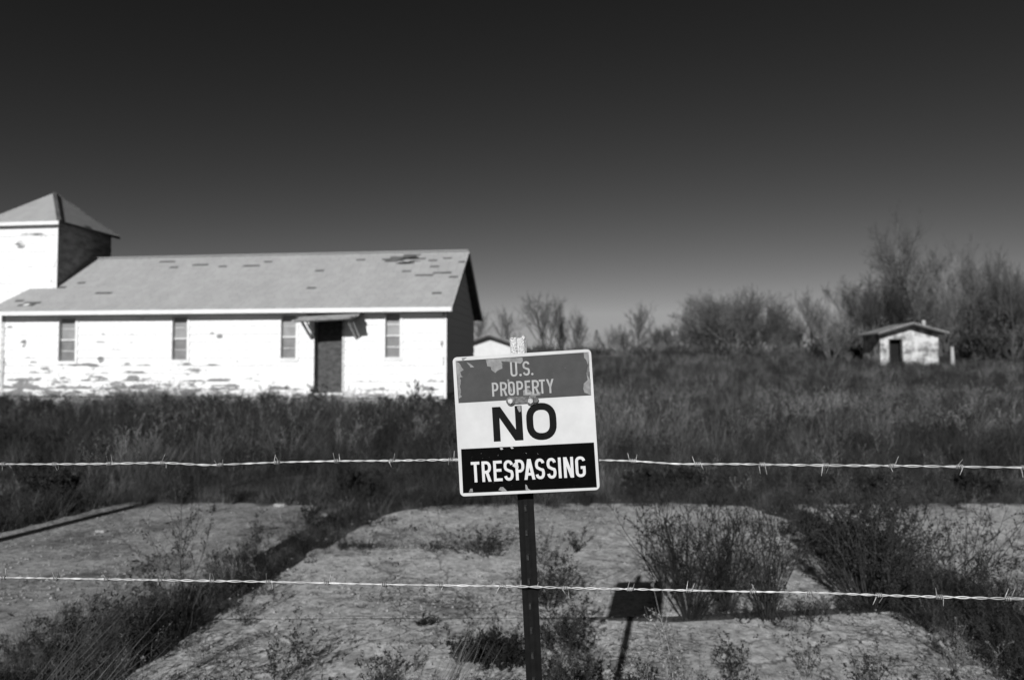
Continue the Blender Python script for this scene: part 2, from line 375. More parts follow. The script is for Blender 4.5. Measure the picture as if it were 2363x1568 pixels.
# sheathing with openings
cuts = sorted({XL, 0.0} | {c for o in OPEN for c in o[:2]})
for a, b in zip(cuts[:-1], cuts[1:]):
    o = [q for q in OPEN if q[0] < (a+b)/2 < q[1]]
    if o:
        front.box(a, b, .0, .14, BASE, o[0][2]); front.box(a, b, .0, .14, o[0][3], EZ)
    else: front.box(a, b, .0, .14, BASE, EZ)
fw = front.build('front_wall', M['sheathing'], church)
clapboards(fw, XL, -.06, BASE, EZ, OPEN, .252, lambda x, o, z: (x, -o-.002, z))
f = MB(); f.box(-.058, .03, -.045, .02, BASE, EZ-.02); f.build('corner_trim', M['white_trim'], fw)
f = MB(); f.box(XL-.12, XL-.004, -.045, .02, BASE, EZ-.02); f.build('corner_trim', M['trim_old'], fw)
# gable wall at the right end, in shade
def gx(z):
    t = max(0, (z-EZ)/(RZ-.12-EZ)); return (.05+t*W/2, W-.05-t*W/2)
gm = MB(); n = len(gm.v)
gm.v = [(-.14, 0.142, BASE), (-.14, W, BASE), (-.14, W, EZ), (-.14, W/2, RZ-.12), (-.14, .142, EZ),
        (0, 0.142, BASE), (0, W, BASE), (0, W, EZ), (0, W/2, RZ-.12), (0, .142, EZ)]
gm.f = [(4, 3, 2, 1, 0), (5, 6, 7, 8, 9), (0, 1, 6, 5), (1, 2, 7, 6), (2, 3, 8, 7), (3, 4, 9, 8), (4, 0, 5, 9)]
gw = gm.build('gable_wall', M['sheathing'], church)
clapboards(gw, .05, W-.05, BASE, RZ-.15, [], .252, lambda x, o, z: (o+.002, x, z), top=gx)
bk = MB(); bk.box(XL, -.142, W-.14, W-.002, BASE, EZ); bk.box(XL, XL+.14, .142, W-.142, BASE, EZ); bk.build('rear_wall', M['sheathing'], church)
fd = MB(); fd.box(XL+.05, -.05, .05, W-.05, -.4, BASE-.003); fd.build('foundation', M['trim_old'], church)
# roof: left edge is a steep hip running from the ridge end down to the corner
ey = -OV; ez = 3.20; rx1 = .26
rid = onplane(210, 595, O+E2*(W/2), E2)-O; RXL = rid.dot(E1)
eav = onplane(-37, 712, O+E2*ey, E2)-O; EXL = eav.dot(E1)
RZ = 5.36
def rp(u, x, lift=0.0):               # u: 0 eave .. 1 ridge on the front slope
    n = Vector((0, -(RZ-ez), W/2-ey)).normalized()
    return Vector((x, ey+(W/2-ey)*u, ez+(RZ-ez)*u)) + n*lift
def left_x(u): return EXL+(RXL-EXL)*u
deck = MB()
def slab4(a, b, c, d, n, t):
    n = Vector(n).normalized(); p = [Vector(q) for q in (a, b, c, d)]
    deck.hexa([q-n*t for q in p]+p)
slab4(rp(0, EXL), rp(0, rx1), rp(1, rx1), rp(1, RXL), (0, -(RZ-ez), W/2-ey), .07)
bky = W+OV
slab4((RXL, W/2, RZ-.003), (rx1, W/2, RZ-.003), (rx1, bky, ez), (EXL, bky, ez), (0, RZ-ez, W/2-ey), .07)
deck.tri((EXL, ey, ez-.05), (RXL, W/2, RZ-.02), (EXL, bky, ez-.05))
roof = deck.build('roof', M['shingle_gap'], church)
# shingles
wn = rp(0, 0); sl_len = math.hypot(W/2-ey, RZ-ez); NR = int(sl_len/.14); pn = (E2*-(RZ-ez) + Vector((0, 0, W/2-ey))).normalized()
p0 = O + E2*ey + Vector((0, 0, ez))
def roof_uv(xd, yd):
    d = onplane(xd, yd, p0, pn)-O; return (d.dot(E1), (d.dot(E2)-ey)/(W/2-ey))
MISS = [(386, 605, 20), (402, 618, 20), (452, 610, 18), (472, 612, 26), (518, 617, 20), (617, 606, 20), (580, 616, 40), (735, 626, 20), (718, 666, 18), (180, 653, 18),
        (145, 663, 18), (243, 676, 40), (1003, 679, 22), (1050, 640, 20), (1010, 614, 16), (990, 603, 22), (1012, 629, 40), (983, 637, 44), (940, 627, 30), (38, 696, 18), (832, 600, 18), (905, 604, 18), (1065, 606, 18), (1030, 598, 20)]
FAINT = [(530, 661, 70), (300, 612, 20), (640, 700, 20), (860, 655, 12), (700, 600, 30)]
HOLE = [(x, y) for x, y in ((905, 598), (918, 597), (930, 603), (942, 606), (950, 600), (925, 609), (937, 597), (948, 594), (960, 601), (912, 602), (920, 602))]
missing = []
for x, y, wd in MISS:
    a = roof_uv(x-wd/2, y); b = roof_uv(x+wd/2, y); missing.append((a[0], b[0], int(a[1]*NR)))
sh = MB(); hole = [roof_uv(*h) for h in HOLE]; bright = roof_uv(62, 704)
for r in range(NR):
    u0 = r/NR; u1 = min(1, (r+1.18)/NR); x = left_x(u0)-rb.uniform(0, .3)
    while x < rx1:
        x2 = x+.305
        xa = max(x+.003, left_x(u0)); xb = min(x2-.003, rx1)
        gone = any(m[2] == r and (xa+xb)/2 > m[0] and (xa+xb)/2 < m[1] for m in missing)
        for h in hole:
            if abs(h[0]-(xa+xb)/2) < .20 and abs(h[1]-u0)*NR < .9: gone = True
        if abs(bright[0]-(xa+xb)/2) < .3 and abs(bright[1]-u0)*NR < 1: gone = True
        if xb-xa > .02 and not gone:
            l0 = .014+rb.uniform(0, .004); skew = rb.uniform(-.002, .002)
            xc = max(xa, left_x(u1))
            p = [rp(u0, xa, l0), rp(u0, xb, l0+skew), rp(u1, xb, .004), rp(u1, min(xc, xb), .004)]
            n = len(sh.v); sh.v += [tuple(q) for q in p] + [tuple(rp(u0, xa, 0)), tuple(rp(u0, xb, 0))]
            sh.f += [(n, n+1, n+2, n+3), (n+4, n+5, n+1, n)]
        x = x2
sh.build('shingles', M['shingle'], roof, kind='stuff')
hb = MB()
for x, y in ((938, 597), (936, 608), (955, 595)):
    a = roof_uv(x, y); q = rp(a[1], a[0], .002)
    hb.quad(rp(a[1]-.016, a[0]-.24, .019), rp(a[1]-.012, a[0]+.2, .019), rp(a[1]+.018, a[0]+.13, .019), rp(a[1]+.016, a[0]-.1, .019))
hb.build('roof_hole_shade', M['dark'], roof)  # near-black patches over the shingles paint the shade inside the hole
hb = MB(); a = roof_uv(62, 704); hb.quad(rp(a[1]-.012, a[0]-.13, .02), rp(a[1]-.012, a[0]+.05, .02), rp(a[1]+.012, a[0]+.13, .03), rp(a[1]+.012, a[0]-.05, .03)); hb.build('loose_flashing', M['white_trim'], roof)
hb = MB(); pr = roof_uv(952, 603)
hb.beam(rp(pr[1], pr[0]-.3, .05), rp(pr[1]+.006, pr[0]+.28, .03), .07, .02); hb.beam(rp(pr[1]-.03, pr[0]-.5, .04), rp(pr[1]-.02, pr[0]-.1, .05), .06, .02); hb.build('broken_batten', M['trim_old'], roof)
f = MB(); f.box(EXL, rx1, ey-.025, ey-.002, ez-.135, ez-.004); f.build('fascia', M['white_trim'], roof)
f = MB(); f.box(EXL+.02, rx1-.02, ey+.0, -.05, ez-.11, ez-.09); f.build('soffit', M['trim_old'], roof)
f = MB()
for sgn, y0 in ((1, ey), (-1, bky)):
    f.beam((rx1+.012, y0, ez-.08), (rx1+.012, W/2-sgn*.02, RZ-.075), .022, .13)
f.build('rake_board', M['trim_old'], roof)
# windows
for i, (x0, x1, z0, z1) in enumerate(WIN):
    wdw = empty('window', (0, 0, 0)); wdw.parent = church
    m = MB(); e = .002
    m.box(x0+e, x0+.03, -.04, .135, z0+e, z1-e); m.box(x1-.03, x1-e, -.04, .135, z0+e, z1-e)
    m.box(x0+.03+e, x1-.03-e, -.035, .135, z1-.03, z1-e); m.box(x0+.03+e, x1-.03-e, -.05, .135, z0+e, z0+.035)
    m.box(x1+.004, x1+.07, -.052, -.03, z0-.02, z1); m.box(x0-.02, x1+.07, -.06, -.03, z0-.07, z0-.024)
    m.build('window_frame', M['white_trim'], wdw)
    zm = z0+(z1-z0)*.5
    m = MB(); m.box(x0+.032, x1-.032, .085, .1, zm+.02, z1-.034); m.build('upper_pane', M['pane'], wdw)
    m = MB(); m.box(x0+.032, x1-.032, .085, .1, z0+.037, zm-.02); m.build('lower_pane', M['pane_dark'], wdw)
    m = MB(); m.box(x0+.032, x1-.032, .05, .1, zm-.018, zm+.018); m.build('meeting_rail', M['white_trim'], wdw)
    h = (z1-z0)/4
    for zz in (zm+h, zm-h):
        m = MB(); m.box(x0+.034, x1-.034, .068 if i == 3 else .079, .083, zz-.012, zz+.012); m.build('glazing_bar', M['white_trim' if i == 3 else 'trim_old'], wdw)
# door
dr = empty('door', (0, 0, 0)); dr.parent = church
x0, x1, z0, z1 = DOOR
m = MB(); m.box(x0+.004, x1-.004, .2, .24, z0+.05, z1-.004); m.build('door_leaf', M['door'], dr)
for px0, px1, pz0, pz1 in ((.12, .88, .06, .40), (.12, .88, .46, .94)):
    m = MB(); m.box(x0+(x1-x0)*px0, x0+(x1-x0)*px1, .19, .199, z0+(z1-z0)*pz0+.04, z0+(z1-z0)*pz1-.03); m.build('door_panel', M['door'], dr)
m = MB(); m.box(x0-.02, x0+.0, -.03, .25, z0, z1); m.box(x1+.0, x1+.07, -.05, .25, z0, z1); m.build('door_frame', M['trim_old'], dr)
m = MB(); m.box(x0-.02, x1+.07, -.1, .19, z0-.03, z0+.04); m.build('threshold', M['white_trim'], dr)
m = MB(); m.box(x0-.3, x1+.3, -.7, -.05, -.1, .16); m.box(x0-.2, x1+.2, -.38, -.05, .163, .33); m.build('doorstep', M['trim_old'], dr)
# canopy over the door, sagging and broken
PJ = 1.0
cp = empty('door_canopy', (0, 0, 0)); cp.parent = church
cl = onplane(680, 730, O-E2*PJ, E2)-O; cr = onplane(824, 730, O-E2*PJ, E2)-O
xa, xb = cl.dot(E1), cr.dot(E1)-.14; zb, zf = 3.03, 2.80
m = MB(); m.hexa([(xa, -PJ, zf-.06-.025), (xb, -PJ, zf-.0), (xb, -.04, zb-.0), (xa, -.04, zb-.02), (xa, -PJ, zf-.04), (xb, -PJ, zf+.03), (xb, -.04, zb+.03), (xa, -.04, zb+.01)])
m.build('canopy_deck', M['sheathing'], cp)
for k in range(7):
    y0 = -PJ-.03+k*(PJ)/7; y1 = y0+PJ/7*.92; za = lambda y: zf-.04+(zb-zf)*((y+PJ)/PJ)
    l = xa-rb.uniform(-.06, .12); r_ = xb+rb.uniform(-.1, .05); t = rb.uniform(.02, .045)
    m = MB(); m.hexa([(l, y0, za(y0)+.004), (r_, y0, za(y0)+.075), (r_, y1, za(y1)+.075), (l, y1, za(y1)+.004),
                      (l, y0, za(y0)+t), (r_, y0, za(y0)+.075+t), (r_, y1, za(y1)+.08+t), (l, y1, za(y1)+t)])
    m.build('canopy_board', M['canopy'], cp)
for x in (xa+.13, xb-.22):
    m = MB(); m.beam((x, -.05, 2.28), (x+.02, -PJ+.2, zf-.06), .06, .07); m.build('bracket', M['trim_old'], cp)
    m = MB(); m.beam((x+.1, -.045, 2.32), (x+.12, -PJ+.3, zf-.05), .03, .05); m.build('bracket', M['white_trim'], cp)
# tower
TW = 2.62; ty = .75
tp = onplane(132, 600, O+E2*ty, E2)-O; tx1 = tp.dot(E1); tx0 = tx1-TW
tez = (onplane(132, 512, O+E2*ty, E2)).z
tapex = (onplane(116, 446, O+E2*(ty+TW/2), E2)).z
tw = empty('tower', (0, 0, 0)); tw.parent = church
m = MB(); m.box(tx0, tx1, ty, ty+TW, .3, tez); core = m.build('tower_wall', M['sheathing'], church)
clapboards(core, tx0, tx1-.05, .35+.252*9, tez, [], .275, lambda x, o, z: (x, ty-o-.002, z))
clapboards(core, tx0, tx1-.05, .35, .35+.252*9, [], .252, lambda x, o, z: (x, ty-o-.002, z))
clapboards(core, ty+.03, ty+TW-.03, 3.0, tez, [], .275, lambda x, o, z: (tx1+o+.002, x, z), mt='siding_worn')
m = MB(); m.box(tx1-.047, tx1+.04, ty-.04, ty-.004, .35, tez-.03); m.build('corner_trim', M['white_trim'], core)
bpy.data.objects.remove(tw)
to = .2; q = [(tx0-to, ty-to, tez), (tx1+to, ty-to, tez), (tx1+to, ty+TW+to, tez), (tx0-to, ty+TW+to, tez)]
ap = ((tx0+tx1)/2, ty+TW/2, tapex)
m = MB(); n = 0; m.v = q+[ap]; m.f = [(0, 1, 4), (1, 2, 4), (2, 3, 4), (3, 0, 4), (3, 2, 1, 0)]
tr = m.build('tower_roof', M['shingle_gap'], church)
m = MB()
for k in range(4):
    a, b, t = Vector(q[k]), Vector(q[(k+1) % 4]), Vector(ap); N = 12; nn = (b-a).cross(t-a).normalized()
    for r in range(N):
        u0, u1 = r/N, min(1, (r+1.12)/N)
        A, B = a.lerp(t, u0), b.lerp(t, u0); A1, B1 = a.lerp(t, u1), b.lerp(t, u1); L_ = (B-A).length; nn_ = max(1, int(L_/.32)); sh_ = rb.uniform(0, .5)
        for j in range(nn_+1):
            s0, s1 = max(0, (j-sh_)/nn_), min(1, (j+1-sh_)/nn_)
            if s1-s0 < .01 or (r == 0 and rb.random() < .16): continue
            i0 = len(m.v); m.v += [tuple(A.lerp(B, s0)+nn*.018), tuple(A.lerp(B, s1)+nn*.018), tuple(A1.lerp(B1, s1)+nn*.006), tuple(A1.lerp(B1, s0)+nn*.006)]; m.f.append((i0, i0+1, i0+2, i0+3))
m.build('shingles', M['shingle'], tr, kind='stuff')
m = MB(); m.box(tx0-to, tx1+to, ty-to-.02, ty-to, tez-.13, tez-.004); m.build('fascia', M['white_trim'], tr)
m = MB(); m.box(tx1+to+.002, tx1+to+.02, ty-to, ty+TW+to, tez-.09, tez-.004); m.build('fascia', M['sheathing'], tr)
for k in (1, 2):
    m = MB(); m.beam(Vector(q[k])+Vector((0, 0, .02)), Vector(ap)+Vector((0, 0, .03)), .12, .03); m.build('ridge_cap', M['shingle_gap'], tr)
m = MB(); m.beam((RXL, W/2, RZ+.02), (rx1, W/2, RZ+.02), .16, .03); m.build('ridge_cap', M['shingle'], roof)

# ------------------------------------------------------------------ small white outbuilding behind the church
def gable_shed(root, hw, dep, wall_z, apex_z, ovs, ovf, mw, mr, me_, door=None, roof_t=.09, slats=None):
    f = MB(); t = .15
    def wallpiece(x0, x1, z0, z1a, z1b): f.hexa([(x0, 0, z0), (x1, 0, z0), (x1, t, z0), (x0, t, z0), (x0, 0, z1a), (x1, 0, z1b), (x1, t, z1b), (x0, t, z1a)])
    top = lambda x: apex_z-(apex_z-wall_z)*abs(x)/hw-.01
    cuts = sorted({-hw, 0.0, hw} | (set(door[:2]) if door else set()))
    for a, b in zip(cuts[:-1], cuts[1:]):
        z0 = -.6
        if door and door[0]-1e-6 <= a and b <= door[1]+1e-6: z0 = door[2]
        wallpiece(a, b, z0, top(a), top(b))
    f.build('front_wall', mw, root)
    f = MB(); f.box(-hw, -hw+t, t+.002, dep, -.6, wall_z-.02); f.box(hw-t, hw, t+.002, dep, -.6, wall_z-.02); f.build('side_wall', mw, root)
    f = MB(); f.box(-hw+t, hw-t, dep-t, dep-.002, -.6, wall_z-.02); f.build('rear_wall', mw, root)
    sl_ = (apex_z-wall_z)/hw
    for sgn in (-1, 1):
        xe = sgn*(hw+ovs); ze = apex_z-sl_*(hw+ovs); f = MB()
        f.hexa([(0, -ovf, apex_z), (xe, -ovf, ze), (xe, dep+ovf*.4, ze), (0, dep+ovf*.4, apex_z),
                (0, -ovf, apex_z+roof_t), (xe, -ovf, ze+roof_t), (xe, dep+ovf*.4, ze+roof_t), (0, dep+ovf*.4, apex_z+roof_t)])
        rf = f.build('roof', mr, root)
        f = MB(); f.beam((0, -ovf-.014, apex_z-.02), (xe, -ovf-.014, ze-.02), .02, .12, up=(0, 0, 1)); f.build('bargeboard', me_, rf)
    return root
yb = 38.0; ob = at(1128, 845, yb); gz = terrain(ob.x, yb)
apz = at(1128, 774, yb).z-gz
ob = gable_shed(empty('outbuilding', (ob.x, yb, gz), -.02, label='small white gabled outbuilding between the church and the sign', category='outbuilding'),
                1.8, 4, apz-.62, apz, .3, .35, M['far_white'], M['shed_roof'], M['shed_dark'])
# ------------------------------------------------------------------ masonry shed at the right
ys_ = 50.0; pa = at(2099, 845, ys_); gz = terrain(pa.x, ys_); apz = at(2099, 748, ys_).z-gz
shed = empty('stone_shed', (pa.x, ys_, gz), R(-7), label='small stained masonry shed with open doorway at the field edge', category='shed')
eh = at(2176, 771, ys_).z-gz; hwS = 2.0; ovS = .42
slope = (apz-eh)/(hwS+ovS); wall_z = apz-slope*hwS
dx0, dx1 = at(2056, 800, ys_).x-pa.x, at(2081, 800, ys_).x-pa.x; dtop = at(2068, 783, ys_).z-gz
gable_shed(shed, hwS, 3.3, wall_z, apz, ovS, .75, M['stucco'], M['shed_roof'], M['shed_dark'], door=(dx0, dx1, dtop), roof_t=.11)
m = MB(); m.box(dx0-.08, dx0, -.03, .1, 0, dtop+.06); m.box(dx1, dx1+.08, -.03, .1, 0, dtop+.06); m.box(dx0, dx1, -.03, .1, dtop, dtop+.06); m.build('door_frame', M['shed_dark'], shed)
m = MB(); m.box(dx0-.5, dx1+.5, .6, .62, 0, dtop+.1); m.build('doorway_shade', M['dark'], shed)  # near-black sheet added behind the doorway to stand in for interior shade
m = MB(); fx = at(2126, 750, ys_+.8).x-pa.x; m.tube([Vector((fx, .8, wall_z)), Vector((fx-.03, .8, at(2126, 739, ys_+.8).z-gz))], .13, 10, True); m.build('chimney', M['pipe'], shed, smooth=False)
pp = at(2198, 800, 49); m = MB(); z0 = terrain(pp.x, 49)
m.tube([Vector((0, 0, -.2)), Vector((-.03, 0, .8)), Vector((-.05, 0, pp.z-z0))], [.14, .13, .11], 7, True)
o = m.build('stub_post', M['pipe'], None, label='short pale post standing in the grass right of the masonry shed', category='post'); o.location = (pp.x, 49, z0)

# ------------------------------------------------------------------ sign on its T-post
FN = Vector((math.sin(R(7.2)), math.cos(R(7.2)), 0)); FP = Vector((.04, 1.515, 0))      # fence plane
def fence(xd, yd, off=0.0): return onplane(xd, yd, FP+FN*off, FN)
SC = at(1212.5, 975, 1.50)                                    # centre of the sign
sign = empty('no_trespassing_sign', (SC.x, SC.y, 0), 0, label='square weathered no trespassing sign bolted to a leaning dark steel fence post', category='sign')
LEAN = R(3.4); YAW = R(-3.8)
panel = empty('sign_panel', (0, 0, SC.z)); panel.parent = sign; panel.rotation_euler = (0, 0, 0)
rot = Matrix.Rotation(YAW, 4, 'Z') @ Matrix.Rotation(-LEAN, 4, 'Y')
panel.rotation_euler = rot.to_euler()
# zoomed-photo pixels -> panel coordinates (x right, z up), metres
TL, TR_, BR, BL = (78, 268), (1322, 188), (1397, 1435), (155, 1497)
SW, SH = .305, .305
ux = ((TR_[0]-TL[0]+BR[0]-BL[0])/2, (TR_[1]-TL[1]+BR[1]-BL[1])/2); vx = ((BL[0]-TL[0]+BR[0]-TR_[0])/2, (BL[1]-TL[1]+BR[1]-TR_[1])/2)
cx_, cy_ = sum(p[0] for p in (TL, TR_, BR, BL))/4, sum(p[1] for p in (TL, TR_, BR, BL))/4
det = ux[0]*vx[1]-ux[1]*vx[0]
def sp(x, y):
    dx, dy = x-cx_, y-cy_
    return ((dx*vx[1]-dy*vx[0])/det*SW, -(ux[0]*dy-ux[1]*dx)/det*SH)
def rrect(hw, hh, r, n=6):
    out = []
    for cx, cz, a0 in ((hw-r, hh-r, 0), (-hw+r, hh-r, 90), (-hw+r, -hh+r, 180), (hw-r, -hh+r, 270)):
        for k in range(n+1): a = R(a0+90*k/n); out.append((cx+r*math.cos(a), cz+r*math.sin(a)))
    return out
m = MB(); P = rrect(SW/2, SH/2, .010); n = len(P)
m.v = [(x, -.0008, z) for x, z in P]+[(x, .0008, z) for x, z in P]
m.f = [tuple(range(n)), tuple(reversed(range(n, 2*n)))]+[(i, i+n, (i+1) % n+n, (i+1) % n) for i in range(n)]
m.build('plate', M['plate'], panel)
def flat(name, poly, mt, lift, px=True, parent=panel, wob=0, **kw):
    m = MB(); pts = [sp(*p) for p in poly] if px else poly
    if wob:
        r_ = random.Random(len(poly)*7+int(poly[0][0])); o = []
        for i in range(len(pts)):
            a, b = pts[i], pts[(i+1) % len(pts)]; L_ = math.hypot(b[0]-a[0], b[1]-a[1]); k = max(1, int(L_/.004))
            for j in range(k): o.append((a[0]+(b[0]-a[0])*j/k+r_.uniform(-wob, wob), a[1]+(b[1]-a[1])*j/k+r_.uniform(-wob, wob)))
        pts = o
    ar = sum(pts[i][0]*pts[(i+1) % len(pts)][1]-pts[(i+1) % len(pts)][0]*pts[i][1] for i in range(len(pts)))
    if ar < 0: pts = pts[::-1]
    m.v = [(x, -.0008-lift, z) for x, z in pts]; m.f = [tuple(range(len(pts)))]
    return m.build(name, mt, parent, **kw)
flat('printed_band', [(107, 296), (1300, 220), (1323, 602), (136, 673)], M['band_grey'], .0002)
flat('printed_band', [(160, 1082), (1346, 1016), (1371, 1409), (180, 1472)], M['band_black'], .0002)
# lettering: strokes as flat ribbons
def catmull(P, n=8):
    out = []
    for i in range(len(P)-1):
        a = P[max(0, i-1)]; b = P[i]; c = P[i+1]; d = P[min(len(P)-1, i+2)]
        for k in range(n):
            t = k/n; out.append(tuple(.5*((2*b[j])+(-a[j]+c[j])*t+(2*a[j]-5*b[j]+4*c[j]-d[j])*t*t+(-a[j]+3*b[j]-3*c[j]+d[j])*t**3) for j in (0, 1)))
    out.append(P[-1]); return out
def sarc(cx, cy, rx, ry, a0, a1, n=14, e=2.3):
    o = []
    for k in range(n+1):
        a = R(a0+(a1-a0)*k/n); c, s = math.cos(a), math.sin(a)
        o.append((cx+rx*math.copysign(abs(c)**(2/e), c), cy+ry*math.copysign(abs(s)**(2/e), s)))
    return o
def glyph(ch, w, h, s):
    """returns list of ('r', path, closed) ribbons and ('p', polygon); outer size w x h, stroke s"""
    a = s/2; x0, x1, y0, y1 = a, w-a, a, h-a; mx = w/2; G = []
    rx = (x1-x0)/2
    if ch == 'U': G = [('r', [(x0, h), (x0, y0+rx)]+sarc(mx, y0+rx, rx, rx, 180, 360)+[(x1, h)])]
    elif ch == 'O': G = [('c', sarc(mx, h-a-rx*1.05, rx, rx*1.05, 0, 180)+sarc(mx, a+rx*1.05, rx, rx*1.05, 180, 360))]
    elif ch == 'S':
        q = (y1-y0)/4
        G = [('r', sarc(mx, y1-q, rx, q, 12, 180, 12)+sarc(mx, y1-q, rx, q, 190, 222, 3)+[(mx-rx*.25, h/2+.012*h), (mx+rx*.25, h/2-.03*h)]+list(reversed(sarc(mx, y0+q*1.03, rx, q*1.03, -180+12, 40, 18))))]
        G[0] = ('r', G[0][1])
    elif ch in 'PR':
        b = h*.47 if ch == 'R' else h*.44; ry = (y1-b)/2; ex = x1-min(ry, rx*1.2)
        G = [('p', [(0, 0), (s, 0), (s, h), (0, h)]), ('r', [(s*.6, y1), (ex, y1)]+sarc(ex, y1-ry, x1-ex, ry, 90, -90)+[(s*.6, b)])]
        if ch == 'R': k = s*1.12; G.append(('p', [(w-k, 0), (w+.0*s, 0), (mx+k*.55, b+.1*s), (mx-k*.45, b+.1*s)]))
    elif ch == 'E': G = [('p', [(0, 0), (s, 0), (s, h), (0, h)])]+[('p', [(s*.5, y-a), (w if y != h*.53 else w*.92, y-a), (w if y != h*.53 else w*.92, y+a), (s*.5, y+a)]) for y in (y0, h*.53, y1)]
    elif ch == 'T': G = [('p', [(mx-a, 0), (mx+a, 0), (mx+a, h-s*.5), (mx-a, h-s*.5)]), ('p', [(0, h-s), (w, h-s), (w, h), (0, h)])]
    elif ch == 'I': G = [('p', [(0, 0), (w, 0), (w, h), (0, h)])]
    elif ch == 'N': k = s*1.18; G = [('p', [(0, 0), (s, 0), (s, h), (0, h)]), ('p', [(w-s, 0), (w, 0), (w, h), (w-s, h)]), ('p', [(0, h), (k, h), (w, 0), (w-k, 0)])]
    elif ch == 'A':
        k = s*1.06; t = s*.62
        G = [('p', [(0, 0), (k, 0), (mx+t, h), (mx-t, h)]), ('p', [(w-k, 0), (w, 0), (mx+t, h), (mx-t, h)]), ('p', [(w*.22, h*.2), (w*.78, h*.2), (w*.74, h*.2+s), (w*.26, h*.2+s)])]
    elif ch == 'Y':
        k = s*1.08; G = [('p', [(mx-a, 0), (mx+a, 0), (mx+a, h*.5), (mx-a, h*.5)]), ('p', [(0, h), (k, h), (mx+a, h*.38), (mx-a, h*.38+s*.3)]), ('p', [(w-k, h), (w, h), (mx+a, h*.38+s*.3), (mx-a, h*.38)])]
    elif ch == 'G': G = [('r', sarc(mx, h-a-rx*1.05, rx, rx*1.05, 8, 180)+sarc(mx, a+rx*1.05, rx, rx*1.05, 180, 360)+[(x1, h*.46)]), ('p', [(mx+.02*w, h*.46-s*.5), (w, h*.46-s*.5), (w, h*.46+s*.5), (mx+.02*w, h*.46+s*.5)])]
    elif ch == '.': G = [('p', [(w/2+w/2*math.cos(R(t)), w/2+w/2*math.sin(R(t))) for t in range(0, 360, 24)])]
    return G
def letter(ch, px0, px1, top, bot, s, mt, lift=.0004):
    """px0..px1 letter edges at mid height; top/bot y at its centre (zoom pixels); s stroke in metres"""
    cxp = (px0+px1)/2; w = (px1-px0)/4085*1.0; h = (bot-top)/4085
    c = sp(cxp, (top+bot)/2); ox, oz = c[0]-w/2, c[1]-h/2
    m = MB()
    for i, (k, *r_) in enumerate(glyph(ch, w, h, s)):
        y = -.0008-lift-i*.00006; P = r_[0]
        if k == 'p':
            ar = sum(P[j][0]*P[(j+1) % len(P)][1]-P[(j+1) % len(P)][0]*P[j][1] for j in range(len(P)))
            if ar < 0: P = P[::-1]
            n = len(m.v); m.v += [(ox+a, y, oz+b) for a, b in P]; m.f.append(tuple(range(n, n+len(P))))
        else:
            Q = []
            for q in P:
                if not Q or math.hypot(q[0]-Q[-1][0], q[1]-Q[-1][1]) > 1e-5: Q.append(q)
            cl_ = k == 'c'
            if cl_ and math.hypot(Q[0][0]-Q[-1][0], Q[0][1]-Q[-1][1]) < 1e-5: Q.pop()
            N = len(Q); n = len(m.v)
            for j in range(N):
                a = Q[j-1] if (j or cl_) else Q[0]; b = Q[(j+1) % N] if (j < N-1 or cl_) else Q[-1]
                d1 = Vector((Q[j][0]-a[0], Q[j][1]-a[1])); d2 = Vector((b[0]-Q[j][0], b[1]-Q[j][1]))
                if d1.length < 1e-7: d1 = d2
                if d2.length < 1e-7: d2 = d1
                d1.normalize(); d2.normalize(); t = (d1+d2).normalized(); nn = Vector((-t.y, t.x)); mit = 1/max(.6, nn.dot(Vector((-d1.y, d1.x))))
                for sg in (1, -1): m.v.append((ox+Q[j][0]+nn.x*s/2*mit*sg, y, oz+Q[j][1]+nn.y*s/2*mit*sg))
            for j in range(N if cl_ else N-1):
                j2 = (j+1) % N; m.f.append((n+2*j+1, n+2*j2+1, n+2*j2, n+2*j))
    m.build('letter', mt, panel)
px = 1/4085
for ch, a, b, t, u in (('U', 602, 664, 306, 436), ('.', 683, 705, 411, 433), ('S', 713, 776, 299, 427), ('.', 789, 810, 403, 424)): letter(ch, a, b, t, u, 17*px, M['letter_grey'])
for i, (ch, a, b) in enumerate((('P', 438, 496), ('R', 511, 574), ('O', 583, 643), ('P', 658, 718), ('E', 733, 782), ('R', 797, 860), ('T', 860, 914), ('Y', 925, 992))):
    y = 490-(a+b-876)/2*.062; letter(ch, a, b, y, y+125, 17*px, M['letter_grey'])
letter('N', 446, 712, 700, 1008, 62*px, M['ink']); letter('O', 746, 1015, 668, 998, 62*px, M['ink'])
for ch, a, b in (('T', 253, 330), ('R', 349, 432), ('E', 453, 531), ('S', 546, 631), ('P', 650, 730), ('A', 725, 823), ('S', 826, 910), ('S', 929, 1012), ('I', 1031, 1056), ('N', 1078, 1165), ('G', 1182, 1271)):
    y = 1193-((a+b)/2-290)*.058; letter(ch, a, b, y, y+182, 25*px, M['letter_white'])
# peeled areas of the film
PE = [[(378, 282), (395, 345), (425, 350), (432, 375), (468, 403), (485, 385), (530, 362), (530, 320), (520, 300), (590, 305), (690, 322), (715, 300), (712, 268), (600, 270)],
      [(108, 297), (150, 325), (160, 350), (182, 375), (150, 395), (160, 430), (178, 436), (145, 445), (158, 470), (148, 520), (158, 575), (150, 598), (168, 612), (138, 634)],
      [(205, 306), (240, 320), (276, 352), (245, 354)],
      [(1258, 224), (1300, 222), (1306, 300), (1310, 390), (1280, 408), (1305, 450), (1318, 460), (1322, 600), (1265, 580), (1252, 545), (1258, 500), (1292, 465), (1284, 420), (1300, 395), (1296, 340), (1280, 290), (1262, 270)],
      [(572, 462), (592, 460), (600, 520), (620, 560), (612, 578), (590, 540)], [(715, 560), (760, 545), (820, 590), (875, 570), (870, 600), (800, 608), (720, 602)]]
for p in PE: flat('peeled_patch', p, M['peel'], .0003, wob=.0004)
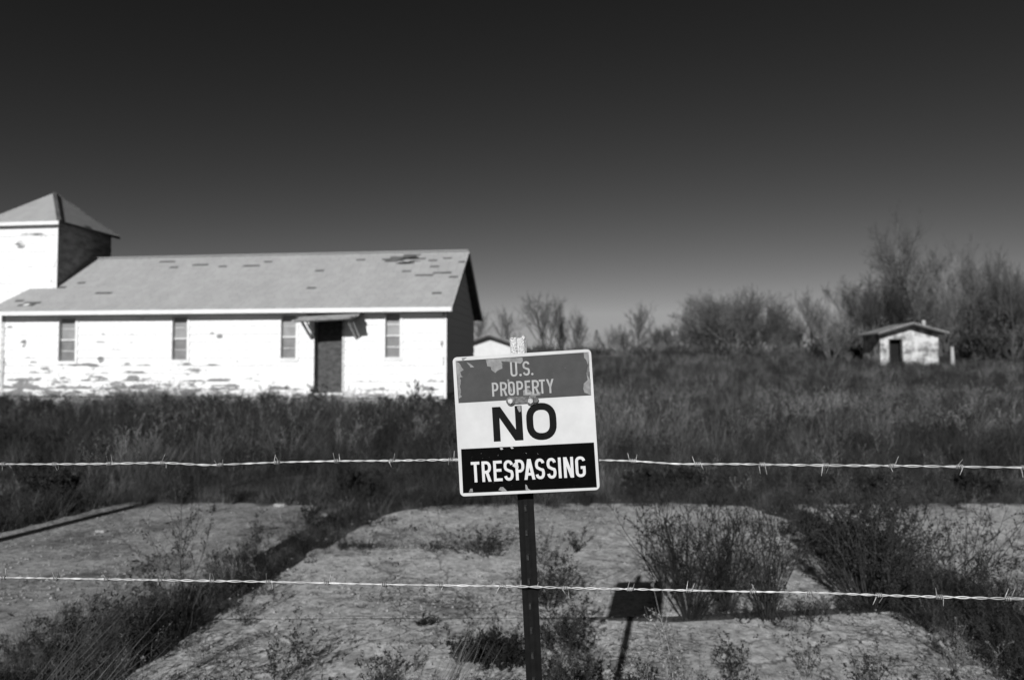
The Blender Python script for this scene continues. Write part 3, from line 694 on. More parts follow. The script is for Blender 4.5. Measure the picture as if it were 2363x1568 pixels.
for p in ([(498, 1440), (515, 1415), (540, 1412), (575, 1450), (540, 1455)], [(738, 1388), (750, 1395), (762, 1425), (785, 1440), (742, 1444)], [(232, 1464), (245, 1432), (265, 1430), (270, 1462)], [(160, 270), (212, 264), (185, 285), (168, 298)]):
    flat('peeled_patch', p, M['peel'], .0003, wob=.0003)
for p in ([(620, 1225), (640, 1200), (655, 1205), (675, 1225), (680, 1242), (650, 1245)], [(600, 1060), (622, 1058), (632, 1072), (615, 1078)], [(508, 1070), (530, 1068), (540, 1080), (518, 1086)]):
    flat('paint_chip', p, M['peel_light'], .0009, wob=.0003)
flat('rust_stain', [(668, 690), (695, 690), (698, 745), (684, 752), (662, 712)], M['peel'], .0009, wob=.0003)
rc = random.Random(11); m = MB(); 
for k in range(60):
    x, y = rc.uniform(190, 1320), rc.choice([rc.uniform(300, 640), rc.uniform(1090, 1440), rc.uniform(1090, 1440)])
    a = sp(x, y); r_ = rc.uniform(.0002, .0007); t = rc.uniform(0, 3.1); L_ = rc.choice([1, 1, 1.4, 4])*r_
    d = Vector((math.cos(t), math.sin(t))); e = Vector((-d.y, d.x)); A = Vector(a)
    if not (-.13 < a[0] < .13): continue
    pts = [A-d*L_, A-e*r_*.6, A+d*L_, A+e*r_*.6]; n = len(m.v); m.v += [(p.x, -.0019, p.y) for p in pts]; m.f.append((n, n+1, n+2, n+3))
m.build('paint_flecks', M['peel'], panel, kind='stuff')
# bracket and bolts
m = MB()
a = sp(660, 645); b = sp(760, 645); wv = 34*px
def bar(m, x0, x1, y0, y1, z0, z1): m.box(x0, x1, y0, y1, z0, z1)
bar(m, sp(585, 650)[0], sp(835, 640)[0], -.0055, -.0035, a[1]-wv*.9, a[1]+wv*.9)
bk_ = m.build('bracket', M['steel'], panel)
for X, Yp in ((605, 652), (785, 650)):
    c = sp(X, Yp)
    for r_, y0, y1 in ((.0095, -.0056, -.0075), (.0058, -.0075, -.0135)):
        m = MB(); sd_ = 16 if r_ > .008 else 6
        m.tube([Vector((c[0], y0, c[1])), Vector((c[0], y1, c[1]))], r_, sd_, True); m.build('washer' if r_ > .008 else 'bolt', M['bolt'] if r_ < .008 else M['steel'], panel)
c = sp(830, 640); m = MB(); m.tube([Vector((c[0], -.0036, c[1])), Vector((c[0], -.008, c[1]))], .006, 12, True); m.build('washer', M['steel'], panel)
# T-post behind the panel
pt = at(1194.5, 779, 1.545); pb_ = at(1232.5, 1568, 1.545)
dirv = (pb_-pt).normalized(); top = pt; botp = pt + dirv*((pt.z+.25)/-dirv.z)
post = empty('post', (0, 0, 0)); post.parent = sign
off = Vector((SC.x, SC.y, 0))
zx = -dirv; fx_ = Vector((math.cos(R(-10)), math.sin(R(-10)), 0)); yx = zx.cross(fx_).normalized(); fx_ = yx.cross(zx).normalized()
Mx = Matrix((( fx_.x, yx.x, zx.x, top.x-off.x), (fx_.y, yx.y, zx.y, top.y-off.y), (fx_.z, yx.z, zx.z, top.z), (0, 0, 0, 1)))
post.matrix_local = Mx
PL = (botp-top).length; WT = .036
m = MB()
prof = [(-.018, .004), (-.018, .0015), (-.009, .0), (-.004, -.0015), (.004, -.0015), (.009, 0), (.018, .0015), (.018, .004), (.0025, .0055), (.002, .034), (-.002, .034), (-.0025, .0055)]
def extr(m, prof, z0, z1, grow=0):
    n = len(m.v); k = len(prof)
    m.v += [(x*(1+grow), y-grow*.004*(1 if y < .003 else 0), z0) for x, y in prof]+[(x*(1+grow), y-grow*.004*(1 if y < .003 else 0), z1) for x, y in prof]
    m.f += [(n+i, n+(i+1) % k, n+(i+1) % k+k, n+i+k) for i in range(k)]+[tuple(n+i for i in reversed(range(k))), tuple(n+k+i for i in range(k))]
extr(m, prof, -PL, -.13); m.build('post_body', M['post'], post)
m = MB(); extr(m, prof, -.13, 0, .03)
m.tube([Vector((-.009, -.0015, -.129)), Vector((-.009, -.0015, .001))], .0085, 8, True); m.tube([Vector((.0095, -.001, -.129)), Vector((.0095, -.001, -.003))], .008, 8, True)
m.tube([Vector((.013, -.002, -.002)), Vector((.015, -.003, .004))], [.005, .003], 6, True)
m.build('white_tip', M['tip'], post)
z = -.165
while z > -PL+.3:
    m = MB(); m.hexa([(-.003, -.0016, z-.009), (.003, -.0016, z-.009), (.003, -.0016, z+.006), (-.003, -.0016, z+.006),
                      (-.0025, -.007, z-.007), (.0025, -.007, z-.007), (.0025, -.0075, z+.004), (-.0025, -.0075, z+.004)])
    m.build('stud', M['stud'], post); z -= .054
for yd in (1353,):
    q = at(1237, yd, 1.53); c = Mx.inverted() @ (q-off)
    m = MB(); m.tube([Vector((-.02, .006, c.z+.006)), Vector((-.0195, -.004, c.z+.004)), Vector((-.0185, -.007, c.z)), Vector((-.0195, -.003, c.z-.004))], .0011, 5, True)
    m.tube([Vector((.02, .006, c.z+.004)), Vector((.0195, -.004, c.z+.003)), Vector((.0185, -.007, c.z)), Vector((.0195, -.003, c.z-.004))], .0011, 5, True)
    m.build('wire_clip', M['barb'], post)

# ------------------------------------------------------------------ barbed wires
UP = [(-60, 1071), (0, 1070), (130, 1070), (250, 1069), (376, 1067), (480, 1072), (540, 1070), (640, 1066), (774, 1063), (907, 1062), (1041, 1060), (1200, 1059), (1382, 1061), (1460, 1063), (1560, 1069.5), (1609, 1070), (1700, 1070), (1758, 1071), (1905, 1073), (2058, 1074), (2213, 1076), (2363, 1078), (2420, 1079)]
LO = [(-60, 1331), (0, 1331), (130, 1333), (250, 1335), (374, 1337), (495, 1339), (620, 1341), (760, 1344), (883, 1347), (1015, 1349), (1160, 1351), (1240, 1353), (1301, 1355), (1450, 1358), (1590, 1361), (1737, 1364), (1871, 1366), (2028, 1372), (2167, 1376), (2330, 1380), (2420, 1381)]
BU = [11, 130, 254, 376, 508, 639, 774, 907, 1041, 1180, 1320, 1460, 1609, 1758, 1905, 2058, 2213, 2361]
BLo = [9, 130, 249, 374, 493, 618, 756, 884, 1015, 1161, 1301, 1451, 1590, 1737, 1871, 2028, 2167, 2330]
def make_wire(ctrl, barbs, off, label, seed, poleZ):
    r_ = random.Random(seed)
    pts = [fence(x, y, off) for x, y in ctrl]
    # on past the frame: left to the wooden pole, right along the fence line
    d = Vector((FN.y, -FN.x, 0))
    left = Vector((-5.03, (FP-Vector((0, 0, 0))).y - (-5.03-FP.x)*FN.x/FN.y, poleZ))
    pts = [left, left.lerp(pts[0], .5)-Vector((0, 0, .006))]+pts+[pts[-1]+d*1.0-Vector((0, 0, .008)), pts[-1]+d*2.2-Vector((0, 0, .012))]
    P = [Vector(q) for q in zip(*[[c for c in col] for col in zip(*pts)])]
    fine = []
    for i in range(len(P)-1):
        a, b, c, e = P[max(0, i-1)], P[i], P[i+1], P[min(len(P)-1, i+2)]
        n = max(2, int((c-b).length/.004))
        for k in range(n):
            t = k/n; h = t*t*(3-2*t); m1 = (c-a)*.5*((c-b).length/max(1e-6, (c-a).length))*1.0; m2 = (e-b)*.5*((c-b).length/max(1e-6, (e-b).length))
            fine.append(b*(2*t**3-3*t*t+1)+m1*1.6*(t**3-2*t*t+t)+c*(-2*t**3+3*t*t)+m2*1.6*(t**3-t*t))
    root = empty('barbed_wire', (0, 0, 0), label=label, category='wire', group='strands of barbed wire on the fence')
    up = Vector((0, 0, 1)); ph = r_.uniform(0, 6); A = []; B = []; tw = 0
    for i, p in enumerate(fine):
        ds = (fine[min(i+1, len(fine)-1)]-fine[max(i-1, 0)]); dn = ds.normalized(); sd_ = dn.cross(up).normalized(); u = sd_.cross(dn)
        tw += (.5*ds.length)*2*math.pi/(.066+.014*math.sin(i*.013+ph))
        rr = .0014+.0004*math.sin(i*.031+ph)
        v = u*math.cos(tw+ph)+sd_*math.sin(tw+ph); A.append(p+v*rr); B.append(p-v*rr)
    for L_ in (A, B):
        m = MB(); m.tube(L_, .00112, 5); m.build('strand', M['wire'], root, smooth=True)
    for bx_ in barbs:
        ys__ = np.interp(bx_, [c[0] for c in ctrl], [c[1] for c in ctrl]); q = fence(bx_, float(ys__), off)
        i = min(range(0, len(fine), 2), key=lambda k: (fine[k]-q).length_squared); p = fine[i]
        dn = (fine[min(i+2, len(fine)-1)]-fine[max(0, i-2)]).normalized(); sd_ = dn.cross(up).normalized(); u = sd_.cross(dn)
        m = MB(); ph2 = r_.uniform(0, 6.28); T = 3.0; coil = []
        for k in range(31):
            a = ph2+k/30*T*2*math.pi; coil.append(p+dn*(-.006+.012*k/30)+(u*math.cos(a)+sd_*math.sin(a))*.0040)
        for end, dirn in ((0, -1), (-1, 1)):
            e = coil[end]; rad = (e-p-dn*(e-p).dot(dn)).normalized()
            tip = e + (u*r_.choice([-1, 1])*r_.uniform(.8, 1) + sd_*r_.uniform(-.5, .5)+dn*r_.uniform(-.45, .45)).normalized()*r_.uniform(.014, .021)
            if end == 0: coil2 = [tip]+coil
            else: coil2 = coil2+[tip]
        nn_ = len(coil2)
        m.tube(coil2, [.0005]+[.00125]*(nn_-2)+[.0005], 5)
        m.build('barb', M['barb'], root, smooth=True)
make_wire(UP, BU, .012, 'upper strand of barbed wire, passing behind the sign panel', 1, 1.20)
make_wire(LO, BLo, -.003, 'lower strand of barbed wire, crossing in front of the steel post', 2, .93)
pole = MB(); pole.tube([Vector((0, 0, -.3)), Vector((.01, 0, 1.5)), Vector((0, .01, 3.15))], [.078, .074, .07], 12, True)
po = pole.build('fence_pole', M['wood'], None, smooth=True, label='tall round wooden fence pole whose long shadow lies on the left slab', category='pole'); po.location = (-5.07, 2.17, 0)

# ------------------------------------------------------------------ vegetation makers
def polyline(rn, p, d, L, n, wander, trop):
    pts = [p.copy()]; d = d.copy()
    for i in range(n):
        d = (d+Vector((rn.gauss(0, wander), rn.gauss(0, wander), rn.gauss(0, wander)+trop))).normalized()
        p = p+d*(L/n); pts.append(p)
    return pts
def tree_mesh(seed, H, spread, nb, twiggy, m_bark, m_twig, upright=.0, trunk_frac=.35, forks=1, tw=.0075, r0=None, lean_out=1.0):
    rn = random.Random(seed); T = MB(); K = MB(); r0 = r0 or H*.014
    def rec(p, d, L, r, lev):
        n = (6, 5, 4, 3, 2)[min(lev, 4)]
        pts = polyline(rn, p, d, L, n, (.05, .12, .16, .2, .2)[min(lev, 4)], (.02, .07, .03, .02, .0)[min(lev, 4)]+upright)
        r1 = r*(.45 if lev else .5); rads = [max(tw*.45, r+(r1-r)*i/n) for i in range(n+1)]
        (T if lev < 2 else K).tube(pts, rads, 7 if lev == 0 else (5 if lev == 1 else 3))
        if lev >= 4: return
        cnt = (nb, 7, 6, twiggy-1, 0)[lev]
        start = (trunk_frac, .2, .15, .1)[lev]
        for k in range(cnt):
            t = start+(1-start)*((k+rn.random())/cnt); f = t*n; i = min(n-1, int(f)); q = pts[i].lerp(pts[i+1], f-i)
            ax = (pts[i+1]-pts[i]).normalized(); side = ax.orthogonal().normalized(); side.rotate(Matrix.Rotation(rn.uniform(0, 2*math.pi), 3, ax))
            ang = rn.uniform(.45, .95)*spread; nd = (ax*math.cos(ang)+side*math.sin(ang)).normalized()
            ln = L*(.58, .52, .5, .55)[lev]*(1.15-.55*t if lev == 0 else 1.1-.4*t)*rn.uniform(.7, 1.2)
            rr = max(tw*.7, rads[i]*(.55 if lev == 0 else .5))
            rec(q, nd, ln, rr, lev+1)
        # leader continues as a twig bundle
        if lev in (1, 2): rec(pts[-1], (pts[-1]-pts[-2]).normalized(), L*.4, rads[-1], lev+1)
    if forks == 1: rec(Vector((0, 0, -.2)), Vector((rn.uniform(-.06, .06), rn.uniform(-.06, .06), 1)).normalized(), H*.72, r0, 0)
    else:
        for k in range(forks):
            a = 2*math.pi*(k+rn.random()*.5)/forks; rec(Vector((math.cos(a)*.1, math.sin(a)*.1, -.2)), Vector((math.cos(a)*.35*spread*lean_out, math.sin(a)*.35*spread*lean_out, 1)).normalized(), H*.7, r0*.7, 0)
    return T.mesh('trunk', m_bark), K.mesh('crown', m_twig), max(v[2] for v in K.v)
def conifer_mesh(seed, H, Wd):
    rn = random.Random(seed); T = MB(); K = MB(); T.tube([Vector((0, 0, -.2)), Vector((0, 0, H*.9))], [H*.02, .02], 5)
    for k in range(int(1500)):
        t = rn.random()**.8; z = H*(.05+.95*t); rr = Wd*(1-t)**.7*(.55+.45*rn.random())*(1+.25*math.sin(z*5+seed)); a = rn.uniform(0, 6.283)
        c = Vector((rr*math.cos(a), rr*math.sin(a), z)); d = Vector((math.cos(a), math.sin(a), rn.uniform(.1, .9))).normalized(); s = rn.uniform(.08, .22)
        sd_ = d.cross(Vector((rn.uniform(-1, 1), rn.uniform(-1, 1), 1))).normalized()
        K.tri(c-sd_*s*.4, c+sd_*s*.4, c+d*s*1.6)
    return T.mesh('trunk', M['bark']), K.mesh('crown', M['needles']), 10.2
TREES = {
    'slim': tree_mesh(1, 10, .72, 18, 7, M['bark'], M['twig'], upright=.03, trunk_frac=.2),
    'slim_pale': tree_mesh(2, 10, .65, 18, 7, M['bark_pale'], M['twig_pale'], upright=.03, trunk_frac=.25),
    'oak': tree_mesh(3, 10, 1.15, 9, 8, M['bark'], M['twig'], trunk_frac=.25, forks=3, upright=.01),
    'vase': tree_mesh(4, 10, .85, 8, 7, M['bark'], M['twig'], upright=.02, trunk_frac=.25, forks=3),
    'fan': tree_mesh(9, 10, .85, 10, 9, M['bark'], M['twig'], upright=-.01, trunk_frac=.3, forks=6, lean_out=1.5),
    'tall': tree_mesh(15, 10, .95, 21, 8, M['bark_pale'], M['twig_pale'], upright=.0, trunk_frac=.25, r0=.17, tw=.0055),
    'pale_vase': tree_mesh(6, 10, .75, 9, 7, M['bark_pale'], M['twig_pale'], upright=.03, trunk_frac=.25, forks=2),
    'conifer': conifer_mesh(7, 10, 3.0), 'cedar': conifer_mesh(8, 10, 4.4),
}
TN = {'fan': 'spreading_tree', 'slim': 'bare_tree', 'slim_pale': 'bare_tree', 'oak': 'spreading_tree', 'vase': 'bare_tree', 'tall': 'tall_tree', 'pale_vase': 'bare_tree', 'conifer': 'evergreen_tree', 'cedar': 'evergreen_tree'}
rt = random.Random(21)
def tree(kind, xd, ytop, Y, label, group='trees along the far edge of the field', wid=1.0):
    p = at(xd, 845, Y); gz = terrain(p.x, Y); H = at(xd, ytop, Y).z-gz; s = H/TREES[kind][2]
    o = empty(TN[kind], (p.x, Y, gz), rt.uniform(0, 6.28), label=label, category='tree', group=group); o.scale = (s*wid, s*wid, s)
    tm, cm, _ = TREES[kind]
    for nme, me in (('trunk', tm), ('crown', cm)):
        c = bpy.data.objects.new(nme, me); C.objects.link(c); c.parent = o
    return o
G1 = 'trees behind the white outbuilding'; 
tree('slim_pale', 1108, 706, 78, 'pale bare tree directly above the outbuilding roof, left one of the pair', G1)
tree('slim_pale', 1168, 700, 80, 'pale bare tree above the outbuilding roof, right one of the pair', G1)
tree('vase', 1262, 668, 76, 'dark many-stemmed bare tree rising just right of the sign post tip', G1, 1.0)
tree('slim', 1292, 690, 80, 'slender dark bare tree crowded against the many-stemmed tree by the sign', G1, .9)
tree('slim', 1330, 700, 78, 'thin bare tree with a crooked top right of the many-stemmed tree', G1, 1.1)
tree('cedar', 1300, 768, 72, 'low dark evergreen at the foot of the trees by the sign', G1)
tree('cedar', 1252, 765, 71, 'squat dark evergreen beneath the many-stemmed tree', G1, .9)
tree('conifer', 1377, 760, 74, 'small lone dark evergreen in the gap of the tree line', G1, .8)
G2 = 'trees along the middle of the far field edge'
tree('pale_vase', 1425, 742, 82, 'low pale bare tree right of the gap in the tree line', G2)
tree('slim_pale', 1475, 688, 80, 'pale pointed bare tree standing alone before the spreading trees', G2, 1.15)
tree('vase', 1530, 745, 76, 'low tangled bare tree at the foot of the pale pointed tree', G2, 1.2)
tree('oak', 1580, 716, 74, 'smaller spreading bare tree left of the broad-crowned tree', G2, .95)
tree('fan', 1692, 648, 68, 'broad-crowned dark bare tree, the widest in the middle of the tree line', G2, 1.1)
tree('fan', 1745, 662, 74, 'dark bare tree merging into the right side of the broad-crowned tree', G2, .9)
tree('fan', 1645, 672, 76, 'bare tree half hidden behind the left side of the broad-crowned tree', G2, 1)
tree('cedar', 1600, 775, 68, 'dark low evergreen under the smaller spreading tree', G2)
tree('cedar', 1715, 785, 67, 'dark low evergreen under the broad-crowned tree', G2, 1.2)
tree('slim', 1800, 680, 72, 'slender bare tree right of the broad-crowned tree', G2, 1.2)
tree('pale_vase', 1828, 705, 76, 'faint pale bare tree behind the slender tree in mid tree line', G2, 1.1)
G3 = 'tall thicket trees behind the masonry shed'
tree('slim_pale', 1872, 655, 70, 'pale bare tree left of the forked pale trunk', G3, 1.1)
tree('slim_pale', 1902, 690, 66, 'short pale bare tree between two taller pale trees', G3, 1.1)
tree('pale_vase', 1952, 640, 66, 'pale forked bare tree left of the masonry shed', G3, 1.0)
tree('vase', 2015, 640, 64, 'dense dark bare tree above the left eave of the shed', G3, 1.15)
tree('oak', 2060, 600, 66, 'dense rounded bare tree left of the tallest tree', G3, .8)
tree('tall', 2127, 455, 62, 'tallest bare tree, straight dark trunk directly behind the shed', G3, .85)
tree('slim_pale', 2150, 560, 70, 'pale bare tree crowding the tallest trunk from the right', G3, 1.0)
tree('slim_pale', 2195, 590, 66, 'pale bare tree right of the tallest tree', G3, .9)
tree('slim', 2240, 560, 64, 'dark slim bare tree above the stub post', G3, .8)
tree('pale_vase', 2262, 520, 72, 'high faint bare tree towards the right end of the thicket', G3, .8)
tree('slim_pale', 2315, 555, 66, 'pale bare tree near the right end of the thicket', G3, .8)
tree('vase', 2345, 600, 60, 'dark bare tree at the right end of the thicket', G3, .9)
tree('slim', 2400, 560, 62, 'bare tree cut by the right edge of the photo', G3, .9)
tree('slim', 2085, 640, 60, 'low dark bare tree behind the shed ridge', G3, 1.1)
tree('vase', 2190, 655, 58, 'dark tangled bare tree behind the shed chimney', G3, 1.1)
tree('conifer', 2243, 700, 58, 'dark upright evergreen right of the shed', G3, .7)
tree('cedar', 2285, 775, 55, 'low black evergreen right of the stub post', G3, .9)
tree('cedar', 2050, 720, 63, 'dark evergreen mass behind the shed roof', G3, 1)
tree('cedar', 2130, 730, 60, 'dark evergreen at the foot of the tallest tree', G3, 1)
tree('cedar', 2340, 730, 60, 'dark evergreen low at the right end of the thicket', G3, 1)
for k in range(26):
    xd = 1990+k*17+rt.uniform(-8, 8); tree(rt.choice(['slim', 'vase', 'slim_pale', 'pale_vase']), xd, rt.uniform(620, 700), rt.uniform(68, 84), 'bare tree in the deep thicket behind the shed', 'bare trees filling the deep thicket', 1.1)
for k in range(16):
    xd = 1400+k*38+rt.uniform(-10, 10); tree(rt.choice(['slim', 'vase', 'pale_vase']), xd, rt.uniform(735, 770)-(xd-1400)*.05, rt.uniform(80, 90), 'low bare tree in the scrub behind the middle tree line', 'low bare trees filling the middle tree line', 1.5)

# ------------------------------------------------------------------ scattered ground cover (geometry nodes instances)
def blades(seed, n, rad, h0, h1, width, bend, mt, seg=3, lean=(0, 0)):
    rn = random.Random(seed); m = MB()
    for k in range(n):
        a = rn.uniform(0, 6.283); r_ = rad*math.sqrt(rn.random()); p = Vector((r_*math.cos(a), r_*math.sin(a), -.03)); h = rn.uniform(h0, h1)
        b = rn.uniform(0, 6.283); dv = Vector((math.cos(b)*bend*rn.random()+lean[0], math.sin(b)*bend*rn.random()+lean[1], 1)).normalized()
        t = rn.uniform(0, 3.14); sv = Vector((math.cos(t), math.sin(t), 0))*width*rn.uniform(.6, 1.3); n0 = len(m.v)
        droop = Vector((math.cos(b), math.sin(b), -.25))*rn.uniform(0, .5)
        for i in range(seg+1):
            f = i/seg; q = p+(dv*f+droop*f*f)*h; ww = sv*(1-f*.9)
            m.v += [tuple(q-ww), tuple(q+ww)]
        for i in range(seg): m.f.append((n0+2*i, n0+2*i+1, n0+2*i+3, n0+2*i+2))
    return m.mesh('tuft', mt)
def weed_mesh(seed, h, n, spread, leaves, leafsize, stem_r=.0018, branch=7, sub=3, m_s='weed', m_l='weed_leaf', joined=False, wander=.08, trop=.05):
    rn = random.Random(seed); S = MB(); L_ = MB()
    def leaf(q):
        d = Vector((rn.gauss(0, 1), rn.gauss(0, 1), rn.gauss(0, 1)+.3)).normalized(); sv = d.orthogonal().normalized(); sv.rotate(Matrix.Rotation(rn.uniform(0, 6.28), 3, d))
        s = leafsize*rn.uniform(.5, 1.3); L_.quad(q, q+d*s*.5+sv*s*.35, q+d*s*1.2, q+d*s*.5-sv*s*.35)
    for k in range(n):
        a = rn.uniform(0, 6.283); tl = spread*math.sqrt(rn.random()); d = Vector((math.cos(a)*tl, math.sin(a)*tl, 1)).normalized(); H = h*rn.uniform(.6, 1.05)
        pts = polyline(rn, Vector((math.cos(a), math.sin(a), 0))*h*.09*tl*rn.random()+Vector((0, 0, -.02)), d, H, 7, wander, trop)
        S.tube(pts, [stem_r*(1-.75*i/7) for i in range(8)], 3)
        for b in range(branch):
            t = rn.uniform(.25, .98)*7; i = min(6, int(t)); q = pts[i].lerp(pts[i+1], t-i); ax = (pts[i+1]-pts[i]).normalized()
            sd_ = ax.orthogonal().normalized(); sd_.rotate(Matrix.Rotation(rn.uniform(0, 6.28), 3, ax)); nd = (ax+sd_*rn.uniform(.5, 1.2)).normalized()
            bl = H*rn.uniform(.1, .32)*(1.2-t/9); bp = polyline(rn, q, nd, bl, 4, .14, .06); S.tube(bp, [stem_r*.5, stem_r*.42, stem_r*.36, stem_r*.3, stem_r*.2], 3)
            for c in range(sub):
                u = rn.uniform(.3, 1)*4; j = min(3, int(u)); q2 = bp[j].lerp(bp[j+1], u-j); nd2 = (nd+Vector((rn.gauss(0, .6), rn.gauss(0, .6), rn.gauss(0, .5)))).normalized()
                sp_ = polyline(rn, q2, nd2, bl*rn.uniform(.2, .45), 2, .15, .05); S.tube(sp_, [stem_r*.3, stem_r*.25, stem_r*.15], 3)
                for e in range(leaves): leaf(sp_[rn.randint(0, 2)]+Vector((rn.gauss(0, .004), rn.gauss(0, .004), rn.gauss(0, .004))))
            for e in range(leaves): leaf(bp[rn.randint(1, 4)])
    return S, L_
def weed_joined(seed, *a, m_s='weed', m_l='weed_leaf', **k):
    S, L_ = weed_mesh(seed, *a, **k); ns = len(S.v); nf = len(S.f)
    S.v += L_.v; S.f += [tuple(i+ns for i in f) for f in L_.f]; me = S.mesh('weed', M[m_s]); me.materials.append(M[m_l])
    me.polygons.foreach_set('material_index', [0]*nf+[1]*len(L_.f)); return me
def collection(name, meshes):
    c = bpy.data.collections.new(name)
    for i, me in enumerate(meshes): c.objects.link(bpy.data.objects.new('%s_%02d' % (name, i), me))
    return c
def gn_scatter(name, pts, coll, label, cat):
    """pts: list of (x, y, z, rx, ry, rz, scale, index)"""
    a = np.array(pts, dtype=np.float32); me = bpy.data.meshes.new(name); me.vertices.add(len(a)); me.vertices.foreach_set('co', a[:, :3].ravel())
    me.attributes.new('rot', 'FLOAT_VECTOR', 'POINT').data.foreach_set('vector', a[:, 3:6].ravel())
    me.attributes.new('scl', 'FLOAT', 'POINT').data.foreach_set('value', np.ascontiguousarray(a[:, 6]))
    me.attributes.new('idx', 'INT', 'POINT').data.foreach_set('value', a[:, 7].astype(np.int32))
    o = bpy.data.objects.new(name, me); C.objects.link(o); o['kind'] = 'stuff'; o['label'] = label; o['category'] = cat
    ng = bpy.data.node_groups.new(name, 'GeometryNodeTree'); ng.interface.new_socket('Geometry', in_out='INPUT', socket_type='NodeSocketGeometry'); ng.interface.new_socket('Geometry', in_out='OUTPUT', socket_type='NodeSocketGeometry')
    N = ng.nodes; L = ng.links; gi = N.new('NodeGroupInput'); go = N.new('NodeGroupOutput')
    ci = N.new('GeometryNodeCollectionInfo'); ci.inputs[0].default_value = coll; ci.inputs[1].default_value = True; ci.inputs[2].default_value = True
    ip = N.new('GeometryNodeInstanceOnPoints'); ip.inputs['Pick Instance'].default_value = True
    def attr(nm, ty):
        q = N.new('GeometryNodeInputNamedAttribute'); q.data_type = ty; q.inputs[0].default_value = nm; return q.outputs[0]
    L.new(gi.outputs[0], ip.inputs['Points']); L.new(ci.outputs[0], ip.inputs['Instance']); L.new(attr('idx', 'INT'), ip.inputs['Instance Index'])
    L.new(attr('rot', 'FLOAT_VECTOR'), ip.inputs['Rotation']); L.new(attr('scl', 'FLOAT'), ip.inputs['Scale']); L.new(ip.outputs[0], go.inputs[0])
    md = o.modifiers.new('scatter', 'NODES'); md.node_group = ng
    return o
# field cover
field = collection('tuft', [
    blades(1, 110, .22, .35, .75, .0028, .35, M['grass_dark'], lean=(.10, 0)), blades(2, 110, .22, .3, .65, .0028, .5, M['grass_dark'], lean=(.15, 0)),
    blades(3, 90, .2, .35, .8, .0026, .35, M['grass_straw'], lean=(.12, 0)), blades(4, 150, .25, .12, .32, .003, .9, M['grass_dark']),
    weed_joined(5, .75, 7, .45, 3, .016, branch=9, sub=3, stem_r=.003), weed_joined(6, .6, 9, .7, 4, .018, branch=8, sub=3, stem_r=.003),
    weed_joined(7, .85, 4, .3, 2, .013, branch=9, sub=3, stem_r=.0028, m_s='weed_pale', m_l='weed_pale'),
    blades(8, 90, .2, .3, .7, .0026, .55, M['grass_straw'], lean=(.3, 0))])
rf_ = random.Random(5)
from mathutils import noise as mno
def in_church(x, y):
    d = Vector((x, y, 0))-O; a, b = d.dot(E1), d.dot(E2); return -17.5 < a < .15 and -.12 < b < W+.3
def slab_zone(x, y): return y < 7.12 and any(inpoly(x, y, P) for P in PADS)
pts = []
def put(x, y, dens_h=1.0, idx=None, sc=1.0, tilt=.12):
    n1 = mno.noise(Vector((x*.33, y*.33, 0))); n2 = mno.noise(Vector((x*.12+9, y*.12, 3)))
    if idx is None:
        straw = .10+.95*max(0, n1)+.3*max(0, n2)+(.22 if (x > 1 and 11 < y < 24) else 0)+(.12 if y > 30 else 0)
        r_ = rf_.random()
        if r_ < straw: idx = rf_.choice([2, 7, 6, 2])
        else: idx = rf_.choice([0, 1, 0, 1, 3, 4, 5])
    h = dens_h*(1+.35*n1+.25*n2)*rf_.uniform(.8, 1.2)*sc
    pts.append((x, y, terrain(x, y)-.01, rf_.gauss(0, tilt), rf_.gauss(0, tilt), rf_.uniform(0, 6.28) if idx not in (0, 1, 2, 7) else rf_.gauss(0, .7), h, idx))
for y0, y1, dn, sc in ((6.8, 10, 26, .72), (10, 15, 17, .95), (15, 22, 11, 1.0), (22, 34, 7, 1.0), (34, 50, 5, 1.0), (50, 72, 4, 1.0)):
    y = y0; tot = 0
    hw = lambda yy: .80*yy+3.5
    area = (hw(y0)+hw(y1))*(y1-y0)
    for k in range(int(area*dn)):
        y = y0+(y1-y0)*rf_.random(); x = rf_.uniform(-hw(y), hw(y))
        if in_church(x, y): continue
        if y < 7.08 and (rf_.random() < .55 or x < -4.1): continue
        if x < -5 and y > 30: continue
        edge = 1.0 if y > 9 else .45+.55*sstep(6.9, 9.5, y+rf_.uniform(-.5, .5))
        put(x, y, edge, sc=sc)
# left of the slab and the open joints
for k in range(1500):
    x = rf_.uniform(-8, -3.8); y = rf_.uniform(3, 7.2)
    lim = -4.36+(y-5.76)*.27 if y > 5.0 else -4.6
    if x > lim-.05: continue
    put(x, y, .55, sc=.8)
gn_scatter('field_grass', pts, field, 'tall dark unmown grass and weeds covering the field before the church', 'grass')
pts = []
def strip(line, wd, n, sc, idxs, spread=1.0):
    for k in range(n):
        t = rf_.random()*(len(line)-1); i = int(t); f = t-i; a, b = line[i], line[i+1]; x = a[0]+(b[0]-a[0])*f+rf_.gauss(0, wd); y = a[1]+(b[1]-a[1])*f+rf_.gauss(0, wd)
        pts.append((x, y, -.04, rf_.gauss(0, .2), rf_.gauss(0, .2), rf_.uniform(0, 6.28), sc*rf_.uniform(.5, 1.25), rf_.choice(idxs)))
strip([(-2.12, 2.6), (-1.95, 3.5), (-1.86, 4.2), (-1.72, 5.3), (-1.46, 7.1)], .085, 230, .27, [0, 1, 3, 2, 2, 7, 4, 5, 6])
strip([(-2.9, 2.5), (-2.2, 2.7), (-2.0, 3.2), (-1.95, 4.0)], .2, 250, .33, [0, 1, 3, 2, 4, 5, 7, 4])
strip([(-4.2, 2.2), (-3.0, 2.5), (-2.2, 2.5)], .25, 300, .40, [0, 1, 3, 2, 7, 5, 4])
strip([(-2.5, 3.0), (-2.1, 4.0), (-1.9, 5.3), (-1.55, 6.6)], .2, 150, .24, [3, 4, 5, 5, 1, 0])
